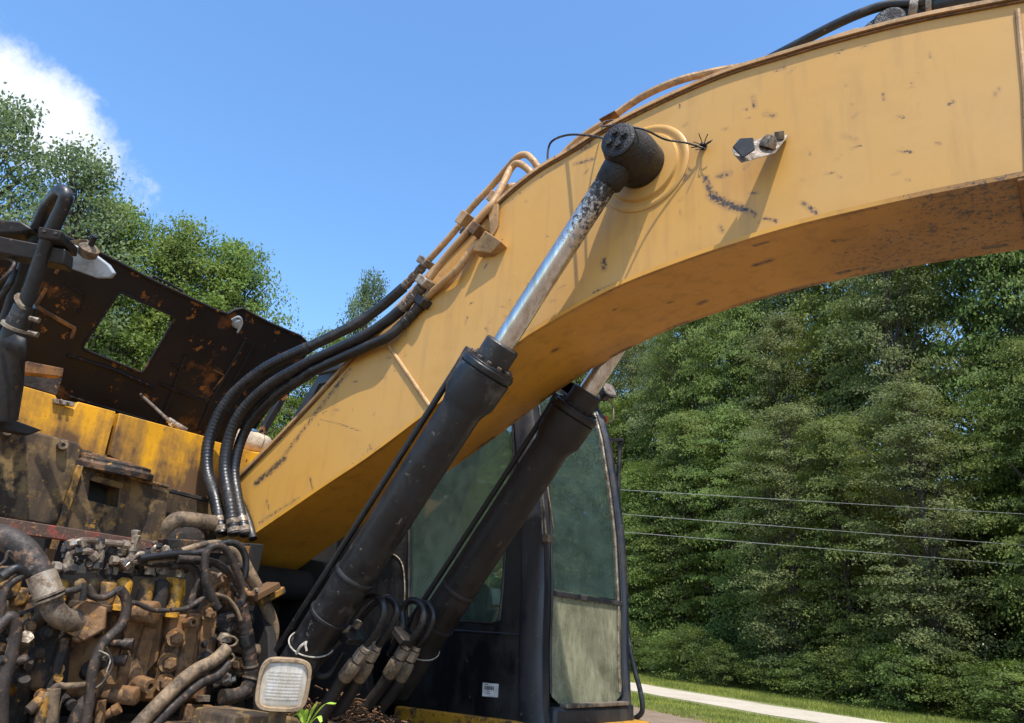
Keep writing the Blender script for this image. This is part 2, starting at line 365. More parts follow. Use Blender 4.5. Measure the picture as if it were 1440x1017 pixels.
def grid_strip(top, bot, nu, nv):
    vs = []
    for i in range(nu + 1):
        a, b = top[i], bot[i]
        for j in range(nv + 1): vs.append(a.lerp(b, j / nv))
    fs = [(i * (nv + 1) + j, i * (nv + 1) + j + 1, (i + 1) * (nv + 1) + j + 1, (i + 1) * (nv + 1) + j) for i in range(nu) for j in range(nv)]
    return vs, fs
def resample(pts, n):
    P = np.array([list(p) for p in pts]); s = np.r_[0, np.cumsum(np.linalg.norm(np.diff(P, axis=0), axis=1))]
    q = np.linspace(0, s[-1], n + 1); return [Vector((np.interp(x, s, P[:, 0]), np.interp(x, s, P[:, 1]), np.interp(x, s, P[:, 2]))) for x in q]
def wear_attr(o, marks, origin):
    """marks: list of (world polyline, radius, strength)"""
    me = o.data; n = len(me.vertices); co = np.empty(n * 3, np.float32); me.vertices.foreach_get('co', co); co = co.reshape(-1, 3) + np.array(origin)
    w = np.zeros(n, np.float32)
    for pl, r, st in marks:
        P = [np.array(p) for p in pl]
        if len(P) == 1: P = P * 2
        for a, b in zip(P[:-1], P[1:]):
            d = b - a; L2 = max(d @ d, 1e-9); t = np.clip((co - a) @ d / L2, 0, 1); q = np.linalg.norm(co - (a + t[:, None] * d), axis=1)
            w = np.maximum(w, st * np.clip(1.25 - q / r, 0, 1))
    at = me.attributes.new('wear', 'FLOAT', 'POINT'); at.data.foreach_set('value', w)

EX = empty('excavator', (-3.6, 2.8, 0)); tag(EX, 'worn yellow excavator with black boom cylinders, stripped engine side and dirty cab', 'excavator')
B = 2.528; BW = .50

# ------------------------------------------------------------------ BOOM
top_px = [(316, 695), (400, 611), (487, 517), (560, 436), (640, 352), (706, 284), (756, 243), (800, 217), (851, 185), (934, 143), (1018, 107), (1101, 81), (1179, 58), (1290, 30), (1440, 1)]
bot_px = [(296, 800), (322, 781), (352, 757), (400, 724), (460, 683), (520, 643), (600, 583), (670, 527), (724, 487), (765, 460), (860, 408), (961, 368), (1045, 340), (1140, 313), (1290, 279), (1440, 250)]
def ext(l, n=2.0):
    d = (l[-1] - l[-2]).normalized(); l.append(l[-1] + d * 1.2); return l
NU, NV = 420, 80
topc = resample(cat(ext([Y(*p, B) for p in top_px]), 8), NU); botc = resample(cat(ext([Y(*p, B) for p in bot_px]), 8), NU)
m = MB(); vs, fs = grid_strip(topc, botc, NU, NV); m.add(vs, fs)
off = Vector((0, BW, 0)); oc = len(m.v)
m2v = [p + off for p in (topc[::10] + botc[::-1][::10])]
m.add(m2v, [tuple(range(len(m2v)))])                                  # far side plate
m.add([topc[0], botc[0], botc[0] + off, topc[0] + off, topc[-1], botc[-1], botc[-1] + off, topc[-1] + off], [(0, 1, 2, 3), (4, 5, 6, 7)])
boom = m.build('boom', 'boom_side_paint', EX)
MK = lambda l: [Y(x, y, B) for x, y in l]
marks = [([*MK([(992, 252), (998, 268)])], .022, 1), (MK([(1000, 275), (1022, 288), (1042, 293)]), .028, 1.05), (MK([(1042, 293), (1062, 302)]), .018, .9), (MK([(1075, 307), (1092, 311)]), .012, .9),
 (MK([(1010, 248), (1026, 244)]), .020, .85), (MK([(957, 240), (964, 248)]), .03, .9), (MK([(1059, 136), (1061, 150)]), .018, .8), (MK([(1075, 160), (1090, 163)]), .02, .6), (MK([(1089, 100), (1104, 95)]), .012, .95),
 (MK([(808, 231), (836, 223)]), .016, .85), (MK([(815, 210), (832, 203)]), .03, .8), (MK([(848, 366), (850, 378)]), .022, .9), (MK([(836, 412), (868, 400)]), .016, 1), (MK([(1128, 285), (1148, 300)]), .015, .9), (MK([(1012, 318), (1016, 326)]), .016, .8),
 (MK([(1185, 190), (1205, 198)]), .018, .5), (MK([(1098, 378), (1098, 378)]), .01, .5), (MK([(400, 640), (460, 560), (492, 520)]), .028, .75), (MK([(360, 680), (400, 645)]), .035, .95), (MK([(379, 664), (380, 668)]), .012, .9), (MK([(436, 672), (440, 690)]), .014, .8),
 (MK([(375, 705), (378, 715)]), .014, .8), (MK([(345, 715), (350, 740)]), .05, .8), (MK([(330, 690), (345, 745)]), .05, .75), (MK([(450, 590), (480, 597), (508, 607)]), .005, .95), (MK([(612, 310), (655, 340)]), .02, .0),
 (MK([(862, 270), (890, 288)]), .04, .7), (MK([(715, 285), (760, 250), (800, 222)]), .014, .6), (MK([(690, 320), (700, 300)]), .03, .6), (MK([(1060, 218), (1048, 236)]), .02, .5),
 (MK([(885, 296), (870, 330)]), .035, .45), (MK([(365, 735), (420, 700)]), .016, .7), (MK([(470, 680), (520, 645)]), .010, .75), (MK([(724, 478), (790, 438), (850, 407)]), .008, .85), (MK([(1300, 272), (1380, 258), (1440, 246)]), .009, .75)]
rr = random.Random(5)
for _ in range(120):
    x = rr.uniform(560, 1420); k = rr.random(); i = int(np.clip((x - 327) / 1113 * NU, 0, NU - 1)); p = topc[int(i * .8)].lerp(botc[int(i * .8)], rr.uniform(.06, .97))
    p = Vector((p.x + rr.uniform(-.2, .2), p.y, p.z)); a = rr.uniform(0, 6.28); L = rr.uniform(.004, .035)
    marks.append(([p, p + Vector((math.cos(a) * L, 0, math.sin(a) * L))], rr.uniform(.005, .012), rr.uniform(.55, .95)))
wear_attr(boom, marks, WL['boom'])
# lower plate
Uo = 0.012
lo = [p + Vector((0, -Uo, -.001)) for p in botc]; hi = [p + Vector((0, BW + Uo, -.001)) for p in botc]
m = MB(); vs, fs = grid_strip(lo, hi, NU, 40); m.add(vs, fs)
dn = Vector((0, 0, .018))
m.add([p for p in lo[::6]] + [p + dn for p in lo[::6]], [(i, i + 1, i + 1 + len(lo[::6]), i + len(lo[::6])) for i in range(len(lo[::6]) - 1)])
bp = m.build('bottom_plate', 'boom_under_paint', boom)
marks = []
def onbot(x, f):
    # a point on the lower plate near world x and fraction f of its width
    p = min(botc, key=lambda q: abs(q.x - x)); return Vector((p.x, B + BW * f, p.z))
for px, py, r in [(1065, 370, .018), (1055, 352, .012), (1180, 385, .02), (1200, 380, .015), (980, 432, .02), (935, 430, .01), (1175, 335, .012), (1345, 300, .02), (1380, 350, .03), (775, 497, .018), (860, 440, .01), (650, 560, .012), (1300, 330, .02)]:
    best = min(((onbot(q.x, f), ) for q in botc[::4] for f in np.linspace(0, 1, 21)), key=lambda t: (lambda c: (CX + FOC * c[0] / c[2] - px) ** 2 + (CY + FOC * c[1] / c[2] - py) ** 2)(RW.T @ (np.array(t[0]) - EYE)))[0]
    marks.append(([best, best + Vector((rr.uniform(.03, .1), rr.uniform(-.01, .01), rr.uniform(-.01, .01)))], r, .95))
marks += [([onbot(q / 10, 1), onbot(q / 10 + .1, 1)], .022, rr.uniform(.4, .95)) for q in range(-26, 12)]
marks += [([onbot(q / 10, .0), onbot(q / 10 + .1, .0)], .010, rr.uniform(.3, .8)) for q in range(-30, 12)]
marks += [([onbot(-.35, .75), onbot(.3, .4)], .5, .62), ([onbot(-.1, .2), onbot(.6, .5)], .4, .7), ([onbot(-2.6, .9), onbot(-1.6, .9)], .12, .4)]
wear_attr(bp, marks, WL['bottom_plate'])
# dark lap joint across the lower plate near the frame edge
m = MB(); p0 = onbot(.02, 0); m.box(p0 + Vector((0, BW / 2, -.008)), (.03, BW + .02, .016)); m.build('weld_seam', 'hood_rust', boom, bevel=.004)
# top plate with its overhanging lip
m = MB(); a = [p + Vector((0, -.017, .004)) for p in topc[::4]]; n = len(a)
nrm = []
for i in range(n):
    d = (a[min(i + 1, n - 1)] - a[max(i - 1, 0)]).normalized(); nrm.append(Vector((-d.z, 0, d.x)))
b = [p + q * .016 for p, q in zip(a, nrm)]; o2 = Vector((0, BW + .034, 0))
V4 = a + b + [p + o2 for p in b] + [p + o2 for p in a]
fs = []
for i in range(n - 1):
    for k in range(4):
        k2 = (k + 1) % 4; fs.append((k * n + i, k * n + i + 1, k2 * n + i + 1, k2 * n + i))
m.add(V4, fs); m.build('top_plate', 'boom_tube_yellow', boom, sharp=50)
# brown bead running along under the lip
m = MB(); m.tube([p + Vector((0, -.004, -.004)) for p in topc[2::2]], .005, 6); m.build('weld_bead', 'hood_rust', boom)
# weld ring plates round the pin
ringc = Y(905, 237, B)
m = MB()
for R0, R1, h in ((.205, .19, .010), (.178, .12, .016)): pass
m.lathe(ringc + Vector((0, .002, 0)), (0, -1, 0), [(0, .212), (.006, .212), (.012, .203), (.012, .190), (.007, .182), (.007, .168), (.020, .160), (.024, .12), (.024, .02)], 64)
ro = m.build('boss_plate', 'boom_side_paint', boom, sharp=50)
# pin tube, going right through the boom
m = MB(); m.lathe(ringc + Vector((0, .02, 0)), (0, -1, 0), [(0, .115), (.055, .10), (.056, .02)], 40); m.build('pin_boss', 'boom_side_paint', boom)
# stiffener weld on the side and the plate joint at the right
m = MB(); m.tube([Y(545, 484, B - .004), Y(605, 572, B - .004)], .010, 8); m.build('weld_seam', 'boom_tube_yellow', boom)
m = MB(); m.tube([Y(1431, 14, B - .003), Y(1441, 120, B - .003), Y(1446, 245, B - .003)], .009, 8); m.build('weld_seam', 'boom_tube_yellow', boom)
# broken lamp bracket on the side
bk = MB(); q = [Y(1034, 222, B - .17), Y(1050, 228, B - .17), Y(1088, 220, B - .05), Y(1116, 189, B - .004), Y(1100, 187, B - .004), Y(1072, 195, B - .06)]
bk.quadprism([Y(1031, 215, B - .15), Y(1042, 227, B - .17), Y(1090, 214, B - .08), Y(1108, 190, B - .006), Y(1092, 186, B - .006), Y(1066, 196, B - .08)], (0, 0, -.008))
br = bk.build('lamp_bracket', 'bracket_tan', boom, bevel=.002)
m = MB(); m.quadprism([Y(1029, 213, B - .15), Y(1036, 197, B - .13), Y(1058, 196, B - .09), Y(1061, 214, B - .1), Y(1040, 224, B - .155)], (.006, .004, .004)); m.build('bracket_flap', 'ink_black', boom, bevel=.002)
m = MB(); m.quadprism([Y(1030, 208, B - .172), Y(1040, 197, B - .172), Y(1058, 196, B - .172), Y(1061, 212, B - .172), Y(1044, 223, B - .175)], (.004, -.004, .004)); m.build('bracket_flap', 'ink_black', boom, bevel=.001)
m = MB(); m.lathe(Y(1078, 208, B - .08), Vector((.5, -.3, .8)), [(0, .03), (.02, .032), (.045, .02), (.05, .005)], 16); m.lathe(Y(1096, 196, B - .03), (.2, -.6, .8), [(0, .018), (.03, .018)], 10); m.build('bracket_knob', 'dirty_steel', boom)
m = MB(); m.lathe(Y(990, 207, B + .002), (0, -1, 0), [(0, .016), (.02, .012), (.03, .004)], 12)
for k in range(8):
    a_ = k * .85; p = Y(990, 207, B - .012); m.tube(cat([p, p + Vector((math.cos(a_) * .02, -.02, math.sin(a_) * .02)), p + Vector((math.cos(a_) * .045, -.02 - .01 * (k % 3), math.sin(a_) * .04 + .005))], 4), .0022, 5)
m.build('wire_tuft', 'grease_black', boom)
m = MB(); m.tube(cat([Y(875, 178, B - .23), Y(905, 182, B - .22), Y(935, 196, B - .12), Y(965, 201, B - .06), Y(988, 208, B - .02)], 6), .0045, 8); m.build('grease_line', 'grease_black', boom)
m = MB(); m.tube(cat([Y(855, 196, B - .2), Y(830, 191, B - .12), Y(798, 190, B - .02), Y(775, 200, B + .03), Y(770, 222, B + .04), Y(775, 234, B + .04)], 8), .0055, 8); m.build('grease_line', 'brown_hose', boom)
m = MB(); m.tube(cat([Y(868, 175, B - .2), Y(846, 178, B - .1), Y(851, 171, B + .0), Y(870, 168, B + .05)], 6), .004, 8); m.build('grease_line', 'brown_hose', boom)
# steel lines over the top of the boom
for k, (pl, rad) in enumerate([([(778, 232, B + .12), (812, 198, B + .1), (851, 172, B + .08), (900, 138, B + .08), (950, 115, B + .10), (1000, 102, B + .16), (1050, 93, B + .2)], .018)]):
    m = MB(); m.tube(cat([Y(*p) for p in pl], 8), rad, 10); m.build('steel_line', 'boom_tube_yellow', boom)
m = MB(); m.bar(Y(846, 172, B + .05), Y(868, 160, B + .05), .05, .006); m.build('line_clip', 'hood_rust', boom, bevel=.001)
TB = {'a': [(603, 366, B + .22), (625, 342, B + .22), (647, 316, B + .22), (659, 297, B + .22), (692, 261, B + .22), (712, 238, B + .2), (728, 221, B + .18), (740, 218, B + .18), (750, 226, B + .18), (758, 236, B + .2), (775, 238, B + .24)],
      'b': [(604, 392, B - .05), (628, 360, B - .05), (654, 330, B - .05), (680, 300, B - .04), (694, 284, B - .02), (707, 260, B + .04), (718, 238, B + .1), (728, 230, B + .1), (742, 238, B + .12), (756, 254, B + .14)],
      'c': [(598, 420, B - .02), (620, 400, B - .03), (643, 379, B - .04), (664, 350, B - .03), (678, 334, B + .0), (690, 318, B + .04), (697, 290, B + .08), (708, 270, B + .1), (722, 262, B + .12), (736, 268, B + .16)]}
for k in TB:
    m = MB(); m.tube(cat([Y(*p) for p in TB[k]], 8), .0185, 14); m.build('steel_line', 'boom_tube_yellow', boom)
for (x, y, yy) in [(659, 297, B + .22), (645, 318, B + .22), (692, 261, B + .22), (692, 291, B + .1), (672, 340, B + .0)]:
    pass
def clampblock(px, py, y, sx=.09, sz=.06, sy=.07, mat='boom_tube_yellow'):
    d = Vector((.62, 0, .78)); m = MB(); m.box(Y(px, py, y), (sx, sy, sz), (d, Vector((0, 1, 0)), Vector((-.78, 0, .62)))); o = m.build('line_clamp', mat, boom, bevel=.004)
    p = Y(px, py, y) + Vector((-.78, 0, .62)) * (sz / 2); bolt(o, p, (-.78, 0, .62), .011, .02, 'dirty_steel')
    return o
clampblock(663, 316, B + .15, .075, .055, .18); clampblock(672, 325, B - .04, .06, .06, .08, 'hood_rust'); clampblock(697, 280, B + .1, .06, .06, .07); clampblock(656, 328, B + .02, .04, .05, .05, 'cast_dark')
m = MB(); m.quadprism([Y(664, 352, B - .07), Y(682, 324, B - .07), Y(705, 340, B - .05), Y(690, 356, B - .03)], (0, .06, -.01)); m.build('line_bracket', 'boom_tube_yellow', boom, bevel=.003)
m = MB(); m.quadprism([Y(686, 290, B - .03), Y(700, 286, B - .03), Y(700, 318, B - .01), Y(690, 336, B - .01)], (0, .012, 0)); m.build('line_bracket', 'boom_tube_yellow', boom, bevel=.002)
# flanges & ferrules where hoses start
def ferrule(pa, pb, r, mat='dirty_steel', nm='ferrule', rings=3):
    pa, pb = Vector(pa), Vector(pb); L = (pb - pa).length; pr = [(0, r * .85)]
    for k in range(rings):
        t = L * (k + .2) / rings; pr += [(t, r * .85), (t + L * .02, r), (t + L * .55 / rings, r), (t + L * .6 / rings, r * .9)]
    pr += [(L, r * .85)]
    m = MB(); m.lathe(pa, pb - pa, pr, 18); return m.build(nm, mat, boom, sharp=30)
def flangeblock(px, py, y, mat='dirty_steel', s=(.045, .085, .075)):
    d = Vector((.62, 0, .78)); m = MB(); m.box(Y(px, py, y), s, (d, Vector((0, 1, 0)), Vector((-.78, 0, .62)))); m.build('flange', mat, boom, bevel=.005)
flangeblock(599, 370, B + .22); flangeblock(599, 398, B - .05, 'clean_steel'); flangeblock(596, 425, B - .02, 'flange_black')
ferrule(Y(596, 374, B + .22), Y(568, 404, B + .22), .027); ferrule(Y(596, 401, B - .05), Y(565, 435, B - .05), .03, 'dirty_steel'); ferrule(Y(593, 428, B - .02), Y(566, 456, B - .03), .028, 'flange_black')
# flexible hoses down to the valve bank (spiral guard = ribbed tube)
def hose(parent, pts, r, mat='black_rubber', rib=0, pitch=.012, name='hydraulic_hose', seg=14, smooth=10):
    P = cat(pts, smooth)
    if rib:
        tot = sum((P[i + 1] - P[i]).length for i in range(len(P) - 1)); P = resample(P, max(8, int(tot / (pitch / 3)))); rad = [r * (1 + (rib if i % 3 == 0 else (rib * .6 if i % 3 == 1 else 0))) for i in range(len(P))]
    else: rad = r
    m = MB(); m.tube(P, rad, seg); return m.build(name, mat, parent, sharp=60)
H1 = [(568, 404, B + .22), (535, 432, B + .2), (500, 456, B + .15), (435, 488, B + .02), (370, 520, B - .08), (322, 562, B - .13), (296, 612, B - .15), (291, 660, B - .15), (303, 702, B - .14), (312, 752, B - .13)]
H2 = [(565, 435, B - .05), (540, 455, B - .05), (510, 474, B - .05), (440, 507, B - .07), (375, 545, B - .1), (332, 592, B - .13), (316, 650, B - .13), (323, 706, B - .12), (330, 752, B - .1)]
H3 = [(566, 456, B - .03), (545, 474, B - .05), (510, 490, B - .05), (440, 522, B - .06), (385, 560, B - .05), (347, 602, B - .06), (330, 655, B - .07), (334, 700, B - .07), (345, 752, B - .06)]
for pl, r in ((H1, .033), (H2, .032), (H3, .028)):
    hose(boom, [Y(*p) for p in pl[:4]], r * .92); hose(boom, [Y(*p) for p in pl[3:]], r, rib=.07, pitch=.022)
    for k in (-2,):
        a_, b_ = Y(*pl[-2]), Y(*pl[-1]); ferrule(a_.lerp(b_, .5), b_, r * 1.12, 'dirty_steel', 'ferrule', 2)
hose(boom, [Y(335, 700, B - .03), Y(348, 730, B - .03), Y(356, 758, B - .03)], .022)
# top of boom: stick cylinder lug, grease, cylinder and its hose
lug = MB(); ctr = Y(1252, 42, B + .2); pts = []
for k in range(24):
    t = math.pi * k / 23; pts.append(ctr + Vector((math.cos(t) * .135, 0, math.sin(t) * .105 - .01)))
lug.quadprism(pts, (0, .05, 0)); lug.build('cylinder_lug', 'grease_black', boom, bevel=.006)
m = MB(); m.lathe(ctr + Vector((0, -.03, .03)), (0, 1, 0), [(0, .05), (.01, .062), (.12, .062)], 24); m.build('pin', 'grease_black', boom)
m = MB(); m.tube([Y(1290, 16, B + .25), Y(1330, 10, B + .25), Y(1440, -16, B + .25), Y(1500, -28, B + .25)], [.05, .062, .062, .062], 24); m.build('stick_cylinder', 'black_paint', boom)
m = MB(); m.tube([Y(1284, 20, B + .25), Y(1296, 18, B + .25)], .072, 24); m.tube([Y(1306, 14, B + .25), Y(1314, 12, B + .25)], .07, 24); m.build('cylinder_collar', 'dirty_steel', boom)
hose(boom, [Y(1076, 86, B + .2), Y(1110, 68, B + .2), Y(1160, 42, B + .2), (Y(1205, 21, B + .2)), Y(1245, 8, B + .2), Y(1292, 4, B + .2), Y(1350, -6, B + .22)], .02, 'black_paint', name='hydraulic_line')
m = MB(); m.quadprism([Y(1160, 62, B + .08), Y(1175, 48, B + .08), Y(1206, 38, B + .08), Y(1214, 58, B + .08)], (0, .05, 0)); m.build('lug_gusset', 'boom_tube_yellow', boom, bevel=.004)

# ------------------------------------------------------------------ BOOM CYLINDERS
def stations(yc): return Y(440, 902, yc), Y(875, 223, yc)
NY = 2.39; A0, A1 = stations(NY); AX = (A1 - A0).normalized()
def tat(px, py):
    p = Y(px, py, NY); return (p - A0).dot(AX)
T = dict(col=tat(708, 484), fl=tat(690, 512), sl=tat(660, 558), sb=tat(652, 572), bot=tat(395, 972), eye=(A1 - A0).length)
def cylinder(dy, mat, matrod, label):
    o = Vector((0, dy, 0)); a = A0 + o
    m = MB(); m.lathe(a, AX, [(T['bot'], .05), (T['bot'] + .01, .088), (T['sb'] - .02, .092), (T['sb'] + .005, .098), (T['sl'], .118), (T['fl'] - .045, .122), (T['fl'] - .043, .112), (T['fl'] - .038, .112), (T['fl'] - .036, .124), (T['fl'] - .012, .124), (T['fl'] - .010, .118), (T['fl'], .118), (T['fl'] + .001, .07)], 56)
    c = m.build('boom_cylinder', mat, EX, bevel=.0015, label=label)
    m = MB(); m.lathe(a, AX, [(T['fl'] + .001, .079), (T['col'] - .006, .079), (T['col'], .073), (T['col'] + .001, .05)], 44); m.build('gland', 'flange_black' if dy == 0 else mat, c, sharp=30)
    m = MB(); m.lathe(a, AX, [(T['bot'] + .62, .0925), (T['bot'] + .628, .0965), (T['bot'] + .64, .0965), (T['bot'] + .648, .0925)], 44); m.build('weld_bead', mat, c)
    # rod on a grid so the wear has somewhere to sit
    m = MB(); ts = np.linspace(T['col'], T['eye'] - .02, 90); m.lathe(a, AX, [(t, .050) for t in ts], 32)
    r = m.build('rod', matrod, c, sharp=60)
    me = r.data; at = me.attributes.new('wear', 'FLOAT', 'POINT'); org = WL[r.name]; L = T['eye'] - T['col']
    at.data.foreach_set('value', [max(0, min(1.2, ((((v.co + org) - a).dot(AX) - T['col']) / L - .34) * 1.55 * (1.1 if v.co.z < 0 or True else 1))) for v in me.vertices])
    for k in range(12):
        t = 2 * math.pi * k / 12; e1 = AX.orthogonal().normalized(); e2 = AX.cross(e1); rv = e1 * math.cos(t) + e2 * math.sin(t)
        bolt(c, a + AX * T['fl'] + rv * .098, AX, .0095, .014, 'dirty_steel' if dy == 0 else 'cast_dark', washer=False)
    # feed pipes strapped along the barrel
    side = Vector((-AX.z, 0, AX.x)); 
    for k, (s_, y_) in enumerate(((.125, .03), (.118, -.045))):
        q = a + side * s_ + Vector((0, y_, 0)); top = T['fl'] - .03 - k * .05
        m = MB(); m.tube(cat([a + AX * (top + .015) + side * .09 + Vector((0, y_, 0)), q + AX * top, q + AX * (top - .06), q + AX * (T['bot'] + .4), q + AX * (T['bot'] + .12)], 6), .0145, 10); m.build('feed_pipe', 'black_paint' if dy == 0 else 'black_sooty', c)
    for tt in (.14,):
        p = a + AX * (tt); m = MB(); m.lathe(p, AX, [(0, .0935), (.001, .096), (.012, .096), (.013, .0935)], 40); o2 = m.build('pipe_band', 'black_paint', c)
    m = MB(); m.box(a + side * .12 + AX * (T['fl'] - .02), (.05, .09, .05), (AX, Vector((0, 1, 0)), side)); m.build('port_block', 'flange_black', c, bevel=.004)
    return c, a
c1, a1 = cylinder(0, 'black_paint', 'chrome_rod', 'near boom cylinder, dusty black')
c2, a2 = cylinder(.72, 'black_sooty', 'chrome_rod', 'far boom cylinder, sooty, shade put into its darker colours')  # far copy takes darker materials that paint in its shade
for c, a, dy in ((c1, a1, 0), (c2, a2, .72)):   # strap of wire round the foot
    p = a + AX * (-.01); n_ = 24; e1 = AX.orthogonal().normalized(); e2 = AX.cross(e1)
    m = MB(); m.tube([p + (e1 * math.cos(t) + e2 * math.sin(t)) * .096 + AX * (.03 * math.sin(t * 1.0 + 1)) for t in np.linspace(0, 6.28, 40)], .0035, 6); m.build('wire_tie', 'pale_rope', c)
q = Y(431, 903, NY - .1); m = MB(); m.tube(cat([q, q + Vector((-.01, -.02, -.02)), q + Vector((-.03, -.02, -.05))], 5), .006, 6); m.tube(cat([q, q + Vector((.02, -.02, -.01)), q + Vector((.035, -.02, -.035))], 5), .005, 6); m.build('tie_end', 'pale_rope', c1)
# rod eyes, greasy, near one with bolted cap
for c, yc, s in ((c1, NY, -1), (c2, NY + .72, 1)):
    ec = Vector((A1.x, yc, A1.z)) if s > 0 else None
    p = Vector((ringc.x, yc, ringc.z))
    m = MB(); m.lathe(Vector((p.x, B - .004 if s < 0 else B + BW + .004, p.z)), (0, s, 0), [(0, .104), (.02, .110), (.11, .110), (.15, .104), (.19, .090), (.222, .079), (.225, .03)], 48)
    # collar where the rod enters the eye
    m.lathe(p + AX * -.16, AX, [(-.01, .051), (.0, .060), (.05, .066), (.14, .07)], 28)
    e = m.build('rod_eye', 'grease_black', c, sharp=40)
    yf = (B - .229) if s < 0 else (B + BW + .229)
    m = MB(); m.lathe(Vector((p.x, yf, p.z)), (0, s, 0), [(0, .079), (.006, .078), (.010, .072), (.011, .01)], 32); m.build('pin_cap', 'grease_black', e)
    if s < 0:
        for k in range(4):
            t = k * 1.57 + .25; bolt(e, Vector((p.x + math.cos(t) * .034, yf - .010, p.z + math.sin(t) * .034)), (0, -1, 0), .013, .016, 'grease_black')
# hose loops at the cylinder feet
loops = [([(472, 898), (485, 880), (508, 847), (524, 838), (537, 845), (540, 863), (528, 890), (514, 907)], 2.50, (508, 921), (491, 944), (440, 1030), c1),
         ([(490, 900), (503, 876), (524, 850), (546, 841), (558, 857), (550, 880), (534, 905), (528, 912)], 2.60, (524, 919), (509, 946), (465, 1020), c1),
         ([(553, 905), (566, 882), (566, 858), (576, 845), (590, 848), (596, 863), (590, 884), (574, 908)], 2.86, (566, 917), (551, 942), (495, 1020), c2),
         ([(575, 900), (584, 868), (594, 850), (604, 852), (609, 868), (601, 890), (588, 908), (584, 914)], 2.92, (580, 920), (567, 946), (515, 1020), c2)]
for pl, y, f1, f2, tail, c in loops:
    hose(c, [Y(px, py, y) for px, py in pl], .0165 if c is c1 else .017, 'black_rubber', name='hose_loop')
    p1, p2 = Y(*f1, y), Y(*f2, y); d = (p2 - p1).normalized()
    m = MB(); m.lathe(p1 - d * .045, d, [(0, .024), (.018, .026), (.02, .021)], 16); m.lathe(p1 - d * .02, d, [(0, .029), (.05, .029), (.054, .02)], 6); m.build('hex_coupling', 'clean_steel', c)
    m = MB(); m.lathe(p1 + d * .04, d, [(0, .026), (.012, .034), (.09, .034), (.10, .028)], 18); m.build('ferrule', 'tan_hose', c)
    hose(c, [p1 + d * .13, p2 + d * .1, Y(*tail, y)], .029, 'black_sooty', name='hydraulic_hose')
m = MB(); m.tube(cat([Y(479, 901, 2.47), Y(466, 915, 2.46), Y(450, 932, 2.46), Y(443, 945, 2.46), Y(452, 951, 2.47), Y(465, 946, 2.49), Y(483, 917, 2.5)], 8), .014, 10); m.build('feed_pipe', 'black_paint', c1)
m = MB(); m.box(Y(493, 893, 2.53), (.10, .10, .035), (AX.cross(Vector((0, 1, 0))), Vector((0, 1, 0)), AX)); m.build('pipe_clamp', 'flange_black', c1, bevel=.005)
for p in ((484, 888, 2.49), (500, 882, 2.55)): m = MB(); m.tube([Y(*p), Y(*p) + AX * .03], .018, 8); m.build('pipe_nut', 'clean_steel', c1)
m = MB(); m.box(Y(568, 895, 2.85), (.10, .10, .035), (AX.cross(Vector((0, 1, 0))), Vector((0, 1, 0)), AX)); m.build('pipe_clamp', 'black_sooty', c2, bevel=.005)

# ------------------------------------------------------------------ CAB
CY0, CY1 = 3.55, 4.55
prof = [(-2.33, 1.18), (-2.38, 1.35), (-2.405, 1.65), (-2.41, 1.93), (-2.445, 2.34), (-2.49, 2.62), (-2.575, 3.03), (-2.65, 3.25), (-2.76, 3.36)]
def fx(z):
    zs = [p[1] for p in prof]; xs = [p[0] for p in prof]; return float(np.interp(z, zs, xs))
rear = [(-4.60, 3.50), (Y(398, 609, CY0).x, Y(398, 609, CY0).z), (-4.85, 2.6), (-4.85, 1.26)]
side = [(-2.33, 1.26)] + prof[1:] + [(-3.2, 3.43), (-4.2, 3.50)] + rear
def s3(pts, y): return [Vector((a, y, b)) for a, b in pts]
# near side wall with its window
win = [Y(p[0], p[1], CY0) for p in [(578, 872), (578, 700), (592, 610), (648, 560), (706, 540), (716, 600), (712, 700), (706, 800), (703, 872), (698, 876), (582, 870)]]
win = [Y(575, 868, CY0), Y(575, 740, CY0), Y(582, 640, CY0), Y(612, 560, CY0), Y(720, 520, CY0), Y(722, 640, CY0), Y(712, 760, CY0), Y(706, 840, CY0), Y(702, 872, CY0), Y(694, 877, CY0)]
win2 = [Y(442, 610, CY0), Y(418, 598, CY0), Y(448, 541, CY0), Y(540, 520, CY0), Y(540, 640, CY0)]
m = MB(); m.prism(s3(side, CY0), (0, .045, 0), [win, win2]); cab = m.build('cab', 'cab_black', EX, bevel=.006)
m = MB(); m.prism([w + Vector((0, .018, 0)) for w in win], (0, .006, 0)); m.build('side_window', 'cab_glass', cab)
m = MB(); m.prism([w + Vector((0, .018, 0)) for w in win2], (0, .006, 0)); m.build('rear_window', 'cab_glass', cab)
m = MB(); m.tube([w + Vector((0, .0, 0)) for w in win] + [win[0]], .009, 6); m.build('window_seal', 'black_rubber', cab)
# far side wall: large door glass and rear pane
fw1 = s3([(-2.58, 1.65), (-2.58, 2.5), (-2.75, 3.15), (-3.84, 3.32), (-3.84, 1.65)], CY1); fw2 = s3([(-4.00, 1.75), (-4.00, 3.32), (-4.55, 3.36), (-4.70, 1.75)], CY1)
m = MB(); m.prism(s3(side, CY1 - .045), (0, .045, 0), [[Vector((p.x, CY1 - .045, p.z)) for p in fw1], [Vector((p.x, CY1 - .045, p.z)) for p in fw2]]); m.build('door', 'cab_black', cab, bevel=.006)
for f in (fw1, fw2): m = MB(); m.prism([p - Vector((0, .025, 0)) for p in f], (0, .006, 0)); m.build('door_glass', 'cab_glass', cab)
